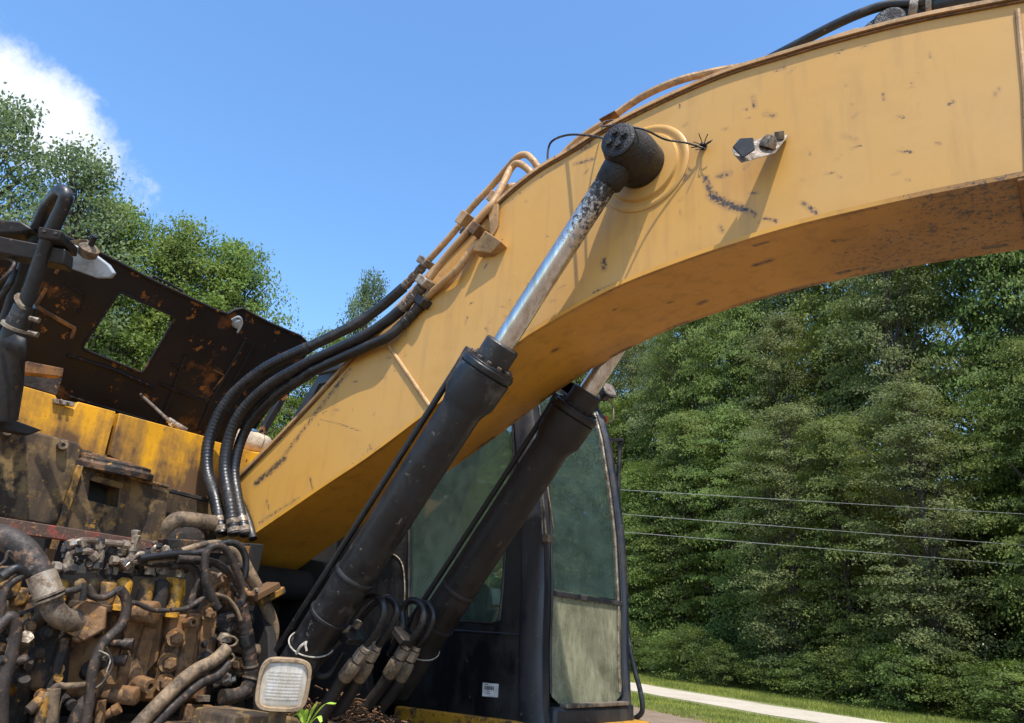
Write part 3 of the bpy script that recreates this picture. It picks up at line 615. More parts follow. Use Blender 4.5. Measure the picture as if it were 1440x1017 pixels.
# rear wall, roof, floor
m = MB(); m.box((-4.83, (CY0 + CY1) / 2, 1.7), (.04, CY1 - CY0 - .09, .8)); m.build('rear_wall', 'cab_inner', cab)
rp = [(-2.70, 3.335), (-2.82, 3.42), (-3.2, 3.485), (-4.2, 3.545), (-4.62, 3.535), (-4.62, 3.49), (-4.2, 3.49), (-3.2, 3.425), (-2.85, 3.355)]
m = MB(); m.quadprism(s3(rp, CY0 - .02), (0, CY1 - CY0 + .04, 0)); m.build('roof', 'cab_blue_black', cab, bevel=.012)
m = MB(); m.box((-3.6, (CY0 + CY1) / 2, 1.29), (2.45, CY1 - CY0 - .09, .04)); m.build('floor', 'cab_inner', cab)
# corner posts (rounded, blue black)
def post(y, w, yy):
    m = MB(); zs = np.linspace(1.20, 3.36, 30); vs = []; 
    for z in zs:
        x = fx(z); ring = [(0.0, 0.0), (.028, .018), (.032, .05), (.022, w - .02), (0.0, w), (-.09, w), (-.11, 0.0)]
        for a_, b_ in ring: vs.append(Vector((x + a_, y + yy * b_, z)))
    n = 7; fs = [(i * n + k, i * n + (k + 1) % n, (i + 1) * n + (k + 1) % n, (i + 1) * n + k) for i in range(len(zs) - 1) for k in range(n)] + [tuple(range(n)), tuple((len(zs) - 1) * n + k for k in range(n))]
    m.add(vs, fs); return m.build('corner_post', 'cab_blue_black', cab, bevel=.006)
post(CY0 - .012, .115, 1); post(CY1 + .012, .085, -1)
# windshield, upper and lower panes with frames, and surround
def wpane(z0, z1, y0, y1, dx, nm, mat, th=.006, n=14, rnd=0):
    zs = np.linspace(z0, z1, n); vs = []; 
    for z in zs:
        k = 0
        if rnd: 
            dd = min(z - z0, rnd); k = rnd - math.sqrt(max(0, rnd * rnd - (rnd - dd) ** 2))
        vs += [Vector((fx(z) + dx, y0 + k, z)), Vector((fx(z) + dx, y1 - k, z))]
    m = MB(); o = len(vs); vs += [v + Vector((th, 0, 0)) for v in vs]
    fs = [];
    for i in range(n - 1):
        a_ = 2 * i; fs += [(a_, a_ + 1, a_ + 3, a_ + 2), (o + a_ + 2, o + a_ + 3, o + a_ + 1, o + a_), (a_, a_ + 2, o + a_ + 2, o + a_), (a_ + 1, o + a_ + 1, o + a_ + 3, a_ + 3)]
    fs += [(0, o, o + 1, 1), (2 * n - 2, 2 * n - 1, o + 2 * n - 1, o + 2 * n - 2)]
    m.add(vs, fs); return m.build(nm, mat, cab)
ZM = 1.93; ya, yb = CY0 + .105, CY1 - .075
wpane(ZM + .02, 3.22, ya, yb, .004, 'windshield', 'windshield_glass')
wpane(1.36, ZM - .012, ya + .01, yb - .01, .004, 'lower_windshield', 'dirty_glass', rnd=.10)
m = MB(); m.box((fx(ZM) + .01, (ya + yb) / 2, ZM), (.03, yb - ya, .028)); m.build('windshield_bar', 'cab_blue_black', cab, bevel=.004)
for yy in (ya + .004, yb - .004, yb - .05):
    m = MB(); m.tube([Vector((fx(z) + .014, yy, z)) for z in np.linspace(1.42, 3.2, 20)], .009, 6); m.build('windshield_seal', 'black_rubber' if yy != yb - .05 else 'dirty_steel', cab)
m = MB(); m.tube([Vector((fx(z) - .02, yb - .085, z)) for z in np.linspace(1.95, 3.2, 20)], .006, 6); m.build('windshield_rail', 'dirty_steel', cab)
m = MB(); m.box((-2.345, (ya + yb) / 2, 1.285), (.07, yb - ya + .06, .14)); m.build('front_sill', 'cab_blue_black', cab, bevel=.02)
m = MB(); m.box((-2.325, (ya + yb) / 2, 1.362), (.05, yb - ya - .12, .02)); m.build('sill_trim', 'dirty_steel', cab, bevel=.004)
m = MB(); m.box((fx(3.27) - .01, (ya + yb) / 2, 3.275), (.05, yb - ya + .02, .10)); m.build('header', 'cab_blue_black', cab, bevel=.01)
# sill line and door crease on the near side
m = MB(); m.tube([Y(603, 881, CY0 - .004), Y(640, 887, CY0 - .004), Y(734, 893, CY0 - .004)], .007, 6); m.build('trim_strip', 'cab_blue_black', cab)
m = MB(); m.tube([Y(734, 893, CY0 - .002), Y(735, 800, CY0 - .002), Y(738, 700, CY0 - .002)], .004, 6); m.build('trim_strip', 'dirty_steel', cab)
m = MB(); m.tube(cat([Y(568, 872, CY0 - .003), Y(569, 820, CY0 - .003), Y(564, 790, CY0 - .003), Y(548, 779, CY0 - .003), Y(535, 795, CY0 - .003)], 6), .005, 6); m.build('vent_trim', 'dirty_steel', cab)
# pale B-pillar trim, seat, console, far post with stickers
m = MB(); m.quadprism([Y(577, 838, CY0 + .05), Y(592, 838, CY0 + .05), Y(590, 735, CY0 + .05), Y(600, 690, CY0 + .05), Y(580, 700, CY0 + .05)], (0, .03, 0)); m.build('pillar_trim', 'pale_trim', cab, bevel=.003)
m = MB(); m.box((-4.05, 4.05, 2.05), (.16, .44, .50)); m.box((-3.80, 4.05, 1.72), (.50, .46, .14)); m.build('seat', 'seat_cloth', cab, bevel=.05)
m = MB(); m.box((-3.2, 3.74, 1.80), (.5, .16, .36)); m.box((-3.2, 4.32, 1.70), (.5, .16, .3)); m.build('console', 'cab_inner', cab, bevel=.03)
m = MB(); m.box((-2.95, 4.03, 1.78), (.04, .04, .9), (Vector((.95, 0, -.3)), Vector((0, 1, 0)), Vector((.3, 0, .95)))); m.build('steering_column', 'cab_inner', cab, bevel=.006)
m = MB(); m.box((-3.92, CY1 - .075, 2.5), (.13, .05, 1.7)); m.build('far_post', 'cab_black', cab, bevel=.008)
for z, h, mt in ((2.72, .10, 'sticker_yellow'), (2.84, .09, 'sticker_white'), (2.50, .2, 'sticker_white')):
    m = MB(); m.box((-3.92, CY1 - .102, z), (.055, .003, h)); m.build('sticker', mt, cab)
m = MB(); m.tube(cat([Vector((-3.05, 3.74, 1.98)), Vector((-3.03, 3.74, 2.1)), Vector((-3.0, 3.74, 2.2))], 4), [.012] * 8 + [.02], 8); m.build('control_lever', 'cab_inner', cab)
m = MB(); m.quadprism([Y(596, 788, CY0 + .22), Y(640, 788, CY0 + .22), Y(636, 845, CY0 + .22), Y(592, 842, CY0 + .22)], (0, .12, 0)); m.build('side_console', 'seat_cloth', cab, bevel=.01)
m = MB(); m.quadprism([Y(655, 845, CY0 + .30), Y(690, 826, CY0 + .30), Y(693, 850, CY0 + .30), Y(660, 862, CY0 + .30)], (0, .10, 0)); m.build('papers', 'sticker_white', cab, bevel=.004)
# printed label on the black side panel
lb = [Y(679, 960, CY0 - .003), Y(701, 962, CY0 - .003), Y(700, 981, CY0 - .003), Y(678, 979, CY0 - .003)]
m = MB(); m.quadprism(lb, (0, .002, 0)); m.build('sticker', 'sticker_white', cab)
def lbl(u_, v_): a_ = lb[0].lerp(lb[1], u_); b_ = lb[3].lerp(lb[2], u_); return a_.lerp(b_, v_) + Vector((0, -.0012, 0))
m = MB(); rb = random.Random(3); u0 = .1
while u0 < .72:
    w_ = rb.choice((.014, .022, .034)); m.add([lbl(u0, .22), lbl(u0 + w_, .22), lbl(u0 + w_, .50), lbl(u0, .50)], [(0, 1, 2, 3)]); u0 += w_ + rb.choice((.012, .02, .028))
for (a_, b_, c_, d_) in ((.1, .35, .07, .13), (.3, .45, .60, .64), (.1, .2, .68, .71), (.3, .5, .76, .80), (.45, .65, .93, .95)): m.add([lbl(a_, c_), lbl(b_, c_), lbl(b_, d_), lbl(a_, d_)], [(0, 1, 2, 3)])
m.build('barcode', 'ink_black', cab, kind=None)
# wiper
m = MB(); m.tube([X(768, 672, -2.385), X(778, 742, -2.35)], .006, 6); m.tube([X(762, 690, -2.38), X(768, 756, -2.35)], .009, 6); m.tube([X(760, 690, -2.385), X(763, 752, -2.35)], .005, 6); m.box(X(771, 758, -2.35), (.04, .06, .04)); m.build('wiper', 'dirty_steel', cab, bevel=.003)
m = MB(); m.lathe(Y(770, 758, CY0 + .0), (1, -.3, 0), [(0, .025), (.03, .022), (.035, .01)], 12); m.build('wiper_motor', 'hood_rust', cab)
# grab tube in front of the far post and cable
m = MB(); m.tube(cat([Y(874, 619, CY1 + .02), Y(871, 640, CY1 + .02), Y(869, 720, CY1 + .02), Y(873, 790, CY1 + .02), Y(878, 850, CY1 + .02), Y(884, 900, CY1 + .02), Y(892, 940, CY1 + .02), Y(901, 975, CY1 + .02), Y(903, 1000, CY1 + .02), Y(893, 1011, CY1 + .02)], 8), .016, 10); m.build('grab_tube', 'black_paint', cab)
m = MB(); m.bar(Y(858, 619, CY1), Y(877, 619, CY1), .02, .02); m.build('tube_bracket', 'black_paint', cab, bevel=.003)
# work lamp on the far roof corner
lp = Y(856, 549, CY1 - .05); n_ = Vector((.75, -.25, .35)).normalized(); 
def frame(n): a_ = Vector((0, 0, 1)).cross(n).normalized(); return n, a_, n.cross(a_)
def sqlathe(m, c, n, prof, p=5, seg=40, sx=1, sy=1, ax=None):
    n, a_, b_ = ax or frame(n); vs = []; 
    for t, r in prof:
        for k in range(seg):
            q = 2 * math.pi * k / seg; cc, ss = math.cos(q), math.sin(q); rr_ = r / ((abs(cc) ** p + abs(ss) ** p) ** (1 / p)); vs.append(c + n * t + a_ * (cc * rr_ * sx) + b_ * (ss * rr_ * sy))
    N = len(prof); m.add(vs, [(i * seg + k, i * seg + (k + 1) % seg, (i + 1) * seg + (k + 1) % seg, (i + 1) * seg + k) for i in range(N - 1) for k in range(seg)] + [tuple(range(seg)), tuple((N - 1) * seg + k for k in range(seg))])
m = MB(); sqlathe(m, lp, n_, [(-.10, .02), (-.09, .035), (-.02, .055), (.0, .06), (.01, .06)], 4); wl = m.build('work_lamp', 'flange_black', cab)
m = MB(); sqlathe(m, lp + n_ * .011, n_, [(0, .052), (.004, .048)], 4); m.build('lens', 'dirty_steel', wl)
m = MB(); m.tube([lp - n_ * .08, Y(838, 566, CY1 - .06), Y(840, 580, CY1 - .04)], .016, 8); m.lathe(Y(838, 558, CY1 - .08), n_, [(-.03, .02), (0, .04), (.03, .03)], 16); m.build('lamp_mount', 'flange_black', cab)
m = MB(); m.tube(cat([lp - Vector((0, 0, .06)), Y(862, 572, CY1), Y(862, 590, CY1), Y(855, 596, CY1)], 5), .006, 6); m.build('lamp_wire', 'dirty_steel', cab)
m = MB(); m.box(Y(852, 590, CY1 + .01), (.03, .02, .05)); m.build('marker_light', 'amber_plastic', cab, bevel=.004)
m = MB(); m.quadprism([Y(783, 543, CY0 + .3), Y(795, 537, CY0 + .3), Y(812, 548, CY0 + .3), Y(800, 556, CY0 + .3)], (0, .0, .03)); m.build('roof_vent', 'mirror_grey', cab, bevel=.004)

# ------------------------------------------------------------------ MAIN FRAME AND DECK
m = MB(); m.quadprism([Y(556, 993, CY0 - .04), Y(720, 1014, CY0 - .04), Y(780, 1028, CY0 - .04), Y(780, 1075, CY0 - .04), Y(540, 1050, CY0 - .04)], (0, 1.08, 0)); m.build('platform', 'cap_yellow', EX, bevel=.008)
m = MB(); m.box((-3.85, 2.95, 1.10), (1.9, 3.0, .18)); m.build('main_frame', 'cast_dark', EX, bevel=.01)
for y0 in (B - .10, B + BW + .02):
    m = MB(); m.quadprism([Vector((a_, y0, b_)) for a_, b_ in ((-4.35, 1.19), (-3.05, 1.19), (-3.2, 1.62), (-3.62, 2.02), (-3.95, 2.06), (-4.3, 1.7))], (0, .05, 0)); m.build('boom_foot_bracket', 'void_shade_black', EX, bevel=.006)
m = MB(); m.lathe((-3.75, B - .12, 1.88), (0, 1, 0), [(0, .07), (.01, .085), (BW + .24, .085), (BW + .25, .07)], 28); m.build('boom_foot_pin', 'void_shade_black', EX)
m = MB(); m.box((-4.95, 2.95, 1.75), (1.7, 3.0, 1.12)); m.build('engine_enclosure', 'void_shade_black', EX, bevel=.02)
m = MB(); m.box((-6.3, 2.95, 1.75), (.9, 2.9, 1.5)); m.build('counterweight', 'cap_yellow', EX, bevel=.15)
for y0 in (1.7, 3.55):
    m = MB(); pts = [Vector((-6.4 + .45 + .45 * math.cos(t), y0, .46 + .45 * math.sin(t))) for t in np.linspace(math.pi / 2, 3 * math.pi / 2, 12)] + [Vector((-1.9 + .45 * math.cos(t), y0, .46 + .45 * math.sin(t))) for t in np.linspace(-math.pi / 2, math.pi / 2, 12)]
    m.quadprism(pts, (0, .6, 0)); m.build('track', 'cast_dark', EX, bevel=.02)
m = MB(); m.lathe((-3.9, 2.95, .6), (0, 0, 1), [(0, .9), (.42, .9)], 32); m.box((-3.9, 2.95, .55), (1.6, 1.4, .5)); m.build('undercarriage', 'cast_dark', EX)
# bottom rail under the valve bank, holding the head lamp
m = MB(); m.box((-2.9, 1.95, 1.22), (.9, 1.5, .05)); m.build('front_shelf', 'cover_brown', EX, bevel=.006)

# ------------------------------------------------------------------ LEFT BODY: cowls, covers
XC = -4.05
def panX(px, x, th, nm, mat, bev=.004, par=EX, holes=(), lab=None):
    m = MB()
    if holes: m.prism([X(a_, b_, x) for a_, b_ in px], (-th, 0, 0), [[X(a_, b_, x) for a_, b_ in h] for h in holes])
    else: m.quadprism([X(a_, b_, x) for a_, b_ in px], (-th, 0, 0))
    return m.build(nm, mat, par, bevel=bev, label=lab)
panX([(12, 537), (78, 556), (84, 569), (104, 575), (110, 565), (163, 579), (149, 634), (148, 640), (-30, 600)], XC, .5, 'cowl_panel', 'deck_yellow')
panX([(168, 581), (286, 613), (300, 620), (322, 626), (372, 640), (340, 730), (235, 700), (154, 640)], XC, .5, 'cowl_panel', 'deck_yellow')
panX([(76, 560), (106, 566), (104, 572), (76, 567)], XC + .02, .03, 'latch', 'clean_steel', .003)
for p in ((85, 564), (96, 567)): bolt(EX, X(*p, XC + .02), (1, 0, 0), .008, .012, 'dirty_steel', 'bolt', False)
panX([(-40, 585), (0, 594), (110, 622), (117, 631), (114, 642), (80, 742), (-60, 715)], -3.93, .10, 'side_cover', 'cover_brown', .012)
for p in ((10, 607), (87, 627)):
    boss(EX, X(*p, -3.925), Vector((1, -.25, 0)), .024, .035, .010, 'tan_hose', 'bolt_boss')
panX([(116, 632), (150, 640), (152, 652), (113, 656)], -3.97, .06, 'hinge_tab', 'deck_yellow_dirty', .004)
# rusty filler disc
m = MB(); q = X(160, 660, -3.93); m.lathe(q + Vector((0, 0, -.02)), (.15, 0, 1), [(0, .19), (.03, .19), (.04, .17), (.055, .17), (.06, .15)], 36)
m.build('filler_flange', 'cast_dark', EX, bevel=.003)
m = MB(); q = X(150, 649, -3.95); m.box(q, (.05, .26, .04)); m.build('filler_cap', 'hood_rust', EX, bevel=.01)
# box with the dark rectangular port
panX([(118, 655), (122, 653), (235, 684), (239, 690), (232, 742), (224, 765), (80, 745), (88, 735)], -3.88, .16, 'battery_box', 'cover_brown', .010, holes=[[(128, 671), (169, 684), (166, 714), (124, 703)]])
panX([(122, 664), (176, 680), (172, 722), (117, 706)], -4.02, .02, 'port_back', 'ink_black', .0)
m = MB(); m.bar(X(127, 671, -3.87), X(173, 684, -3.87), .03, .008, (1, 0, 0)); m.build('port_lip', 'cover_brown', EX, bevel=.002)
m = MB(); m.tube([X(120, 654, -3.86), X(236, 685, -3.86)], .010, 8); m.build('box_edge', 'deck_yellow_dirty', EX)
m = MB(); m.bar(X(112, 655, -3.86), X(74, 775, -3.86), .03, .02, (1, 0, 0)); m.build('support_bar', 'deck_yellow_dirty', EX, bevel=.003)
# lower filler plates between the box and hoses
panX([(232, 690), (292, 702), (310, 712), (330, 735), (340, 800), (205, 790), (226, 745)], -4.0, .08, 'back_plate', 'cover_brown', .006)
m = MB(); m.bar(X(238, 690, -3.94), X(292, 704, -3.94), .02, .03, (1, 0, 0)); m.build('plate_rib', 'cast_dark', EX, bevel=.003)
m = MB(); m.tube(cat([X(236, 748, -3.75), X(242, 736, -3.72), X(256, 731, -3.7), X(300, 736, -3.7)], 6), .042, 18); m.build('suction_pipe', 'tan_hose', EX)
m = MB(); m.lathe(X(258, 762, -3.72), (1, 0, 0), [(0, .10), (.04, .095), (.06, .06), (.065, .02)], 28); m.build('pulley_cover', 'cast_dark', EX)
panX([(205, 760), (275, 760), (260, 800), (180, 800)], -3.8, .03, 'lower_plate', 'cover_brown', .003)
# right hand tank and cream sack behind hoses
m = MB(); m.quadprism([X(318, 628, -4.45), X(345, 634, -4.45), X(342, 700, -4.45), X(312, 690, -4.45)], (-.4, 0, 0)); m.build('tank_panel', 'deck_yellow', EX, bevel=.005)
m = MB(); m.quadprism([X(347, 634, -4.45), X(395, 640, -4.45), X(380, 730, -4.45), X(344, 700, -4.45)], (-.4, 0, 0)); m.build('tank_panel', 'deck_yellow', EX, bevel=.005)
m = MB(); m.bar(X(345, 637, -4.43), X(372, 642, -4.43), .02, .012, (1, 0, 0)); m.build('tank_latch', 'hood_rust', EX)
# near-black sheet painting in the shade behind the valve bank
panX([(-60, 725), (395, 800), (440, 860), (400, 1100), (-120, 1050)], -3.95, .05, 'shade_backing', 'void_shade_black', .0)
# red rail
m = MB(); m.quadprism([X(-60, 712, -3.60), X(0, 727, -3.60), X(235, 764, -3.60), X(234, 778, -3.60), X(0, 748, -3.60), X(-70, 736, -3.60)], (-.05, 0, 0)); m.build('cross_rail', 'red_rail', EX, bevel=.004)
m = MB(); m.bar(X(72, 772, -3.66), X(45, 870, -3.66), .04, .02, (1, 0, 0)); m.build('support_bar', 'deck_yellow', EX, bevel=.003)

# ------------------------------------------------------------------ OPEN ENGINE HOOD
HP = Vector((-4.5, 0, 3.66)); hd = Vector((-.65, 0, -1.1)).normalized(); hn = Vector((0, 1, 0)).cross(hd).normalized()
if hn.x < 0: hn = -hn
def H(px, py, o=0):
    r = Vector(_ray(px, py)); e = Vector(EYE); t = ((HP + hn * o - e).dot(hn)) / r.dot(hn); return e + r * t
outl = [(-80, 315), (0, 312), (50, 322), (92, 333), (160, 366), (215, 395), (262, 417), (305, 437), (320, 442), (330, 436), (341, 434), (353, 441), (380, 455), (422, 473), (436, 486), (433, 498), (412, 528), (386, 565), (352, 615), (300, 700), (-110, 620)]
winh = [(166, 413), (172, 412), (243, 444), (246, 449), (203, 521), (198, 524), (119, 492), (116, 487)]
m = MB(); m.prism([H(*p) for p in outl], -hn * .012, [[H(*p) for p in winh]]); hood = m.build('hood', 'hood_inner', EX, bevel=.003)
top_l = [H(*p, .002) for p in outl[1:16]]
m = MB(); m.tube(top_l, .012, 8); m.build('hood_edge', 'hood_inner', hood)
m = MB(); m.tube([H(*p, .002) for p in winh] + [H(*winh[0], .002)], .009, 8); m.build('window_frame', 'hood_inner', hood)

def rib(pl, r=.010, mat='hood_inner', nm='stiffener'):
    m = MB(); m.tube([H(*p, .006) for p in pl], r, 6); m.build(nm, mat, hood)
rib([(262, 500), (240, 560), (225, 600)], .014); rib([(345, 480), (300, 560), (280, 605)], .016); rib([(93, 400), (120, 415), (110, 440)], .006)
rib([(225, 540), (330, 582)], .008); rib([(300, 520), (316, 528), (300, 548)], .007, 'hood_rust'); rib([(240, 512), (262, 520)], .006)
rib([(90, 555), (205, 590)], .007, 'cast_dark'); rib([(95, 500), (160, 520), (215, 545)], .011); rib([(355, 490), (330, 535)], .008)
rib([(65, 405), (50, 430)], .012, 'hood_rust', 'foam_strip'); rib([(50, 430), (75, 445), (105, 462)], .014, 'hood_rust', 'foam_strip'); rib([(105, 462), (100, 476)], .012, 'hood_rust', 'foam_strip'); rib([(83, 375), (78, 385)], .012, 'hood_rust', 'foam_strip')
m = MB(); m.lathe(H(333, 455, .0), hn, [(0, .035), (.03, .03), (.035, .01)], 14); m.tube(cat([H(326, 450, .03), H(336, 446, .05), H(340, 455, .05), H(334, 468, .04)], 5), .009, 8); m.build('latch', 'mirror_grey', hood)
m = MB(); m.tube([H(212, 391, -.01), H(214, 388, -.03), H(232, 396, -.06), H(257, 410, -.06), H(259, 416, -.02)], .008, 8); m.build('hood_handle', 'black_paint', hood)
m = MB(); m.tube([H(198, 555, .05), X(238, 592, -4.3)], .010, 10); m.tube([X(236, 590, -4.3), X(262, 606, -4.25)], .018, 10); m.build('gas_strut', 'dirty_steel', hood)
m = MB(); m.lathe(X(241, 594, -4.3), (1, .6, -.7), [(0, .022), (.02, .022)], 12); m.build('strut_collar', 'sticker_white', hood)
# brown prop bar seen right of the hood
m = MB(); m.bar(X(408, 540, -4.9), X(366, 612, -4.9), .05, .05); m.build('hood_prop', 'hood_inner', EX, bevel=.004)

# ------------------------------------------------------------------ RAIL POST AND MIRROR AT THE LEFT
DP = 3.25
rail = MB(); rail.tube(cat([D(18, 470, DP), D(44, 405, DP), D(66, 340, DP), D(88, 292, DP), D(93, 275, DP), D(84, 270, DP + .03), D(66, 292, DP + .12), D(52, 322, DP + .16)], 8), .030, 14)
r1 = rail.build('handrail', 'black_paint', EX)
m = MB(); m.tube([D(52, 322, DP + .16), D(34, 370, DP + .16), D(10, 440, DP + .16), D(-10, 500, DP + .16)], .022, 12); m.build('handrail_strut', 'black_paint', r1)
m = MB(); m.quadprism([D(-30, 328, DP), D(0, 332, DP), D(92, 350, DP), D(90, 372, DP), D(0, 356, DP), D(-30, 352, DP)], (-.05, .06, 0)); m.build('rail_beam', 'black_sooty', r1, bevel=.006)
m = MB(); m.quadprism([D(54, 318, DP - .04), D(86, 324, DP - .04), D(84, 338, DP - .04), D(52, 334, DP - .04)], (-.10, .12, 0)); cbk = m.build('rail_clamp', 'black_sooty', r1, bevel=.006)
for p in ((62, 327), (78, 330)): bolt(cbk, D(*p, DP - .05), (.8, -.5, .2), .008, .01, 'cast_dark', washer=False)
m = MB(); m.quadprism([D(-30, 315, DP + .1), D(0, 308, DP + .1), D(28, 310, DP + .1), D(46, 322, DP + .1), D(30, 328, DP + .1), D(-30, 330, DP + .1)], (-.06, .08, 0)); m.build('rail_bracket', 'black_sooty', r1, bevel=.01)
m = MB(); m.tube([D(12, 494, DP), D(30, 448, DP), D(36, 430, DP)], [.058, .05, .044], 20); m.build('post_sleeve', 'black_paint', r1)
m = MB(); m.tube([D(-3, 588, DP), D(6, 540, DP), D(13, 490, DP)], [.075, .072, .062], 16); m.build('rail_post', 'black_sooty', r1)
for (pa, pb, rr_) in (((34, 428), (37, 426), .052), ((22, 462), (24, 458), .060)): m = MB(); m.tube([D(*pa, DP), D(*pb, DP)], rr_, 24); m.build('hose_band', 'clean_steel', r1)
for p in ((42, 448), (40, 468)): m = MB(); m.tube([D(*p, DP - .06), D(p[0] + 13, p[1] + 3, DP - .06)], .012, 8); m.build('band_screw', 'dirty_steel', r1)
m = MB()   # torn rag hanging off the sleeve
m.add([D(3, 478, DP - .07), D(20, 470, DP - .075), D(36, 476, DP - .07), D(38, 500, DP - .06), D(30, 522, DP - .05), D(24, 498, DP - .07), D(8, 492, DP - .075)], [(0, 1, 6), (1, 5, 6), (1, 2, 5), (2, 3, 5), (3, 4, 5)]); rg = m.build('torn_boot', 'black_sooty', r1); sd = rg.modifiers.new('s', 'SOLIDIFY'); sd.thickness = .004
hose(r1, [D(-20, 440, DP + .05), D(0, 420, DP + .02), D(14, 398, DP + .02), D(22, 380, DP + .05)], .014, 'black_rubber', name='cable')
hose(r1, [D(-20, 410, DP + .05), D(2, 395, DP - .03), D(20, 372, DP), D(12, 362, DP + .05)], .008, 'brown_hose', name='cable')
hose(r1, [D(-20, 470, DP + .1), D(8, 452, DP + .1), D(26, 430, DP + .1)], .012, 'brown_hose', name='cable')
panX([(-20, 556), (-5, 575), (24, 592), (60, 605), (40, 612), (-20, 600)], -3.75, .06, 'post_foot', 'black_sooty', .006)
# grey mirror back with a lamp stub
mp = [D(76, 370, 3.45), D(96, 341, 3.45), (D(128, 354, 3.47)), D(152, 372, 3.5), D(160, 384, 3.5), D(154, 391, 3.5), D(135, 391, 3.48)]
m = MB(); m.quadprism(mp, (-.012, .02, .008)); mir = m.build('mirror', 'mirror_grey', EX, bevel=.006)
m = MB(); c_ = D(122, 358, 3.42); ax_ = (D(130, 340, 3.40) - c_).normalized(); m.lathe(c_, ax_, [(-.01, .028), (.0, .042), (.035, .044), (.045, .03), (.05, .016)], 20); m.build('mirror_mount', 'tan_hose', mir)
m = MB(); m.tube([c_ + ax_ * .03, c_ + ax_ * .10], .013, 10); m.build('mount_stud', 'black_rubber', mir)
m = MB(); m.quadprism([D(97, 338, 3.47), D(122, 336, 3.47), D(126, 345, 3.47), D(104, 350, 3.47)], (-.01, .02, 0)); m.build('mirror_bracket', 'cover_brown', mir, bevel=.003)
# rusted ledge under the rail
panX([(38, 508), (90, 518), (88, 530), (34, 524)], -4.1, .08, 'ledge', 'hood_rust', .004); panX([(32, 524), (88, 532), (80, 556), (26, 540)], -4.35, .05, 'ledge_back', 'cast_dark', .004)

# ------------------------------------------------------------------ VALVE BANK
XV = -3.30
vb = panX([(62, 838), (150, 848), (240, 852), (308, 862), (312, 885), (298, 935), (288, 990), (140, 985), (60, 975), (40, 900)], XV, .5, 'valve_bank', 'cast_block', .014)
def vp(px, x, th, nm, mat, bev=.006, **k): return panX(px, x, th, nm, mat, bev, par=vb, **k)
# main casting relief
vp([(242, 862), (305, 866), (290, 985), (248, 985), (228, 975)], XV + .06, .08, 'port_block', 'cast_block', .012)
vp([(268, 862), (284, 863), (262, 985), (240, 980)], XV + .085, .04, 'casting_rib', 'cast_block', .008)
vp([(286, 866), (306, 868), (287, 985), (272, 983)], XV + .075, .03, 'end_plate', 'cast_block', .004)
vp([(180, 858), (232, 862), (224, 930), (170, 985), (165, 980)], XV + .03, .05, 'casting_web', 'cast_block', .015)
vp([(205, 880), (222, 884), (200, 985), (176, 985)], XV + .055, .04, 'casting_rib', 'cast_block', .01)
vp([(62, 842), (108, 846), (100, 930), (96, 975), (44, 970), (52, 900)], XV + .05, .08, 'end_casting', 'cast_dark', .015)
vp([(108, 846), (160, 850), (150, 900), (128, 990), (96, 985), (104, 900)], XV - .01, .05, 'spool_block', 'cast_dark', .01)
vp([(88, 896), (100, 898), (70, 1010), (58, 1005)], XV + .09, .03, 'casting_rib', 'cast_dark', .008)
for (x_, y_, w_) in ((75, 900, .05), (80, 925, .05), (120, 955, .06), (72, 955, .05)):
    pass
# spool caps in a row (each a tapered tube capped with a plug)
caps = [((92, 808), (84, 838), .022, 'cap_yellow'), ((112, 806), (106, 842), .030, 'cover_brown'), ((132, 806), (126, 845), .026, 'cover_brown'), ((158, 808), (146, 848), .034, 'deck_yellow_dirty'), ((180, 806), (168, 848), .034, 'cap_yellow'), ((209, 808), (200, 852), .034, 'deck_yellow_dirty'), ((230, 808), (220, 856), .036, 'cast_dark'), ((253, 812), (242, 858), .030, 'cap_yellow')]
for i, (a_, b_, r_, mt) in enumerate(caps):
    p, q = X(*a_, XV + .05), X(*b_, XV + .05); d = (p - q); Ln = d.length; d.normalize()
    p = q + Vector((0, 0, Ln)) + Vector((0, (p - q).y * .6, 0)); d = (p - q).normalized()
    m = MB(); m.lathe(q - d * .03, d, [(0, r_ * 1.12), (.02, r_ * 1.12), (.024, r_), (Ln * .9, r_ * .96), (Ln * .97, r_ * .9), (Ln + .01, r_ * .5)], 18); cp = m.build('spool_cap', mt, vb)
    m = MB(); m.lathe(p, d, [(0, r_ * .62), (.028, r_ * .62), (.03, r_ * .5)], 6); m.lathe(p + d * .026, d, [(0, r_ * .42), (.03, r_ * .42)], 12); m.build('plug', 'clean_steel' if i % 2 else 'dirty_steel', cp, sharp=25)
vp([(244, 812), (262, 815), (260, 858), (240, 856)], XV + .06, .06, 'solenoid', 'cap_yellow', .004)
vp([(246, 835), (262, 838), (258, 858), (242, 856)], XV + .066, .06, 'solenoid_base', 'cover_brown', .003)
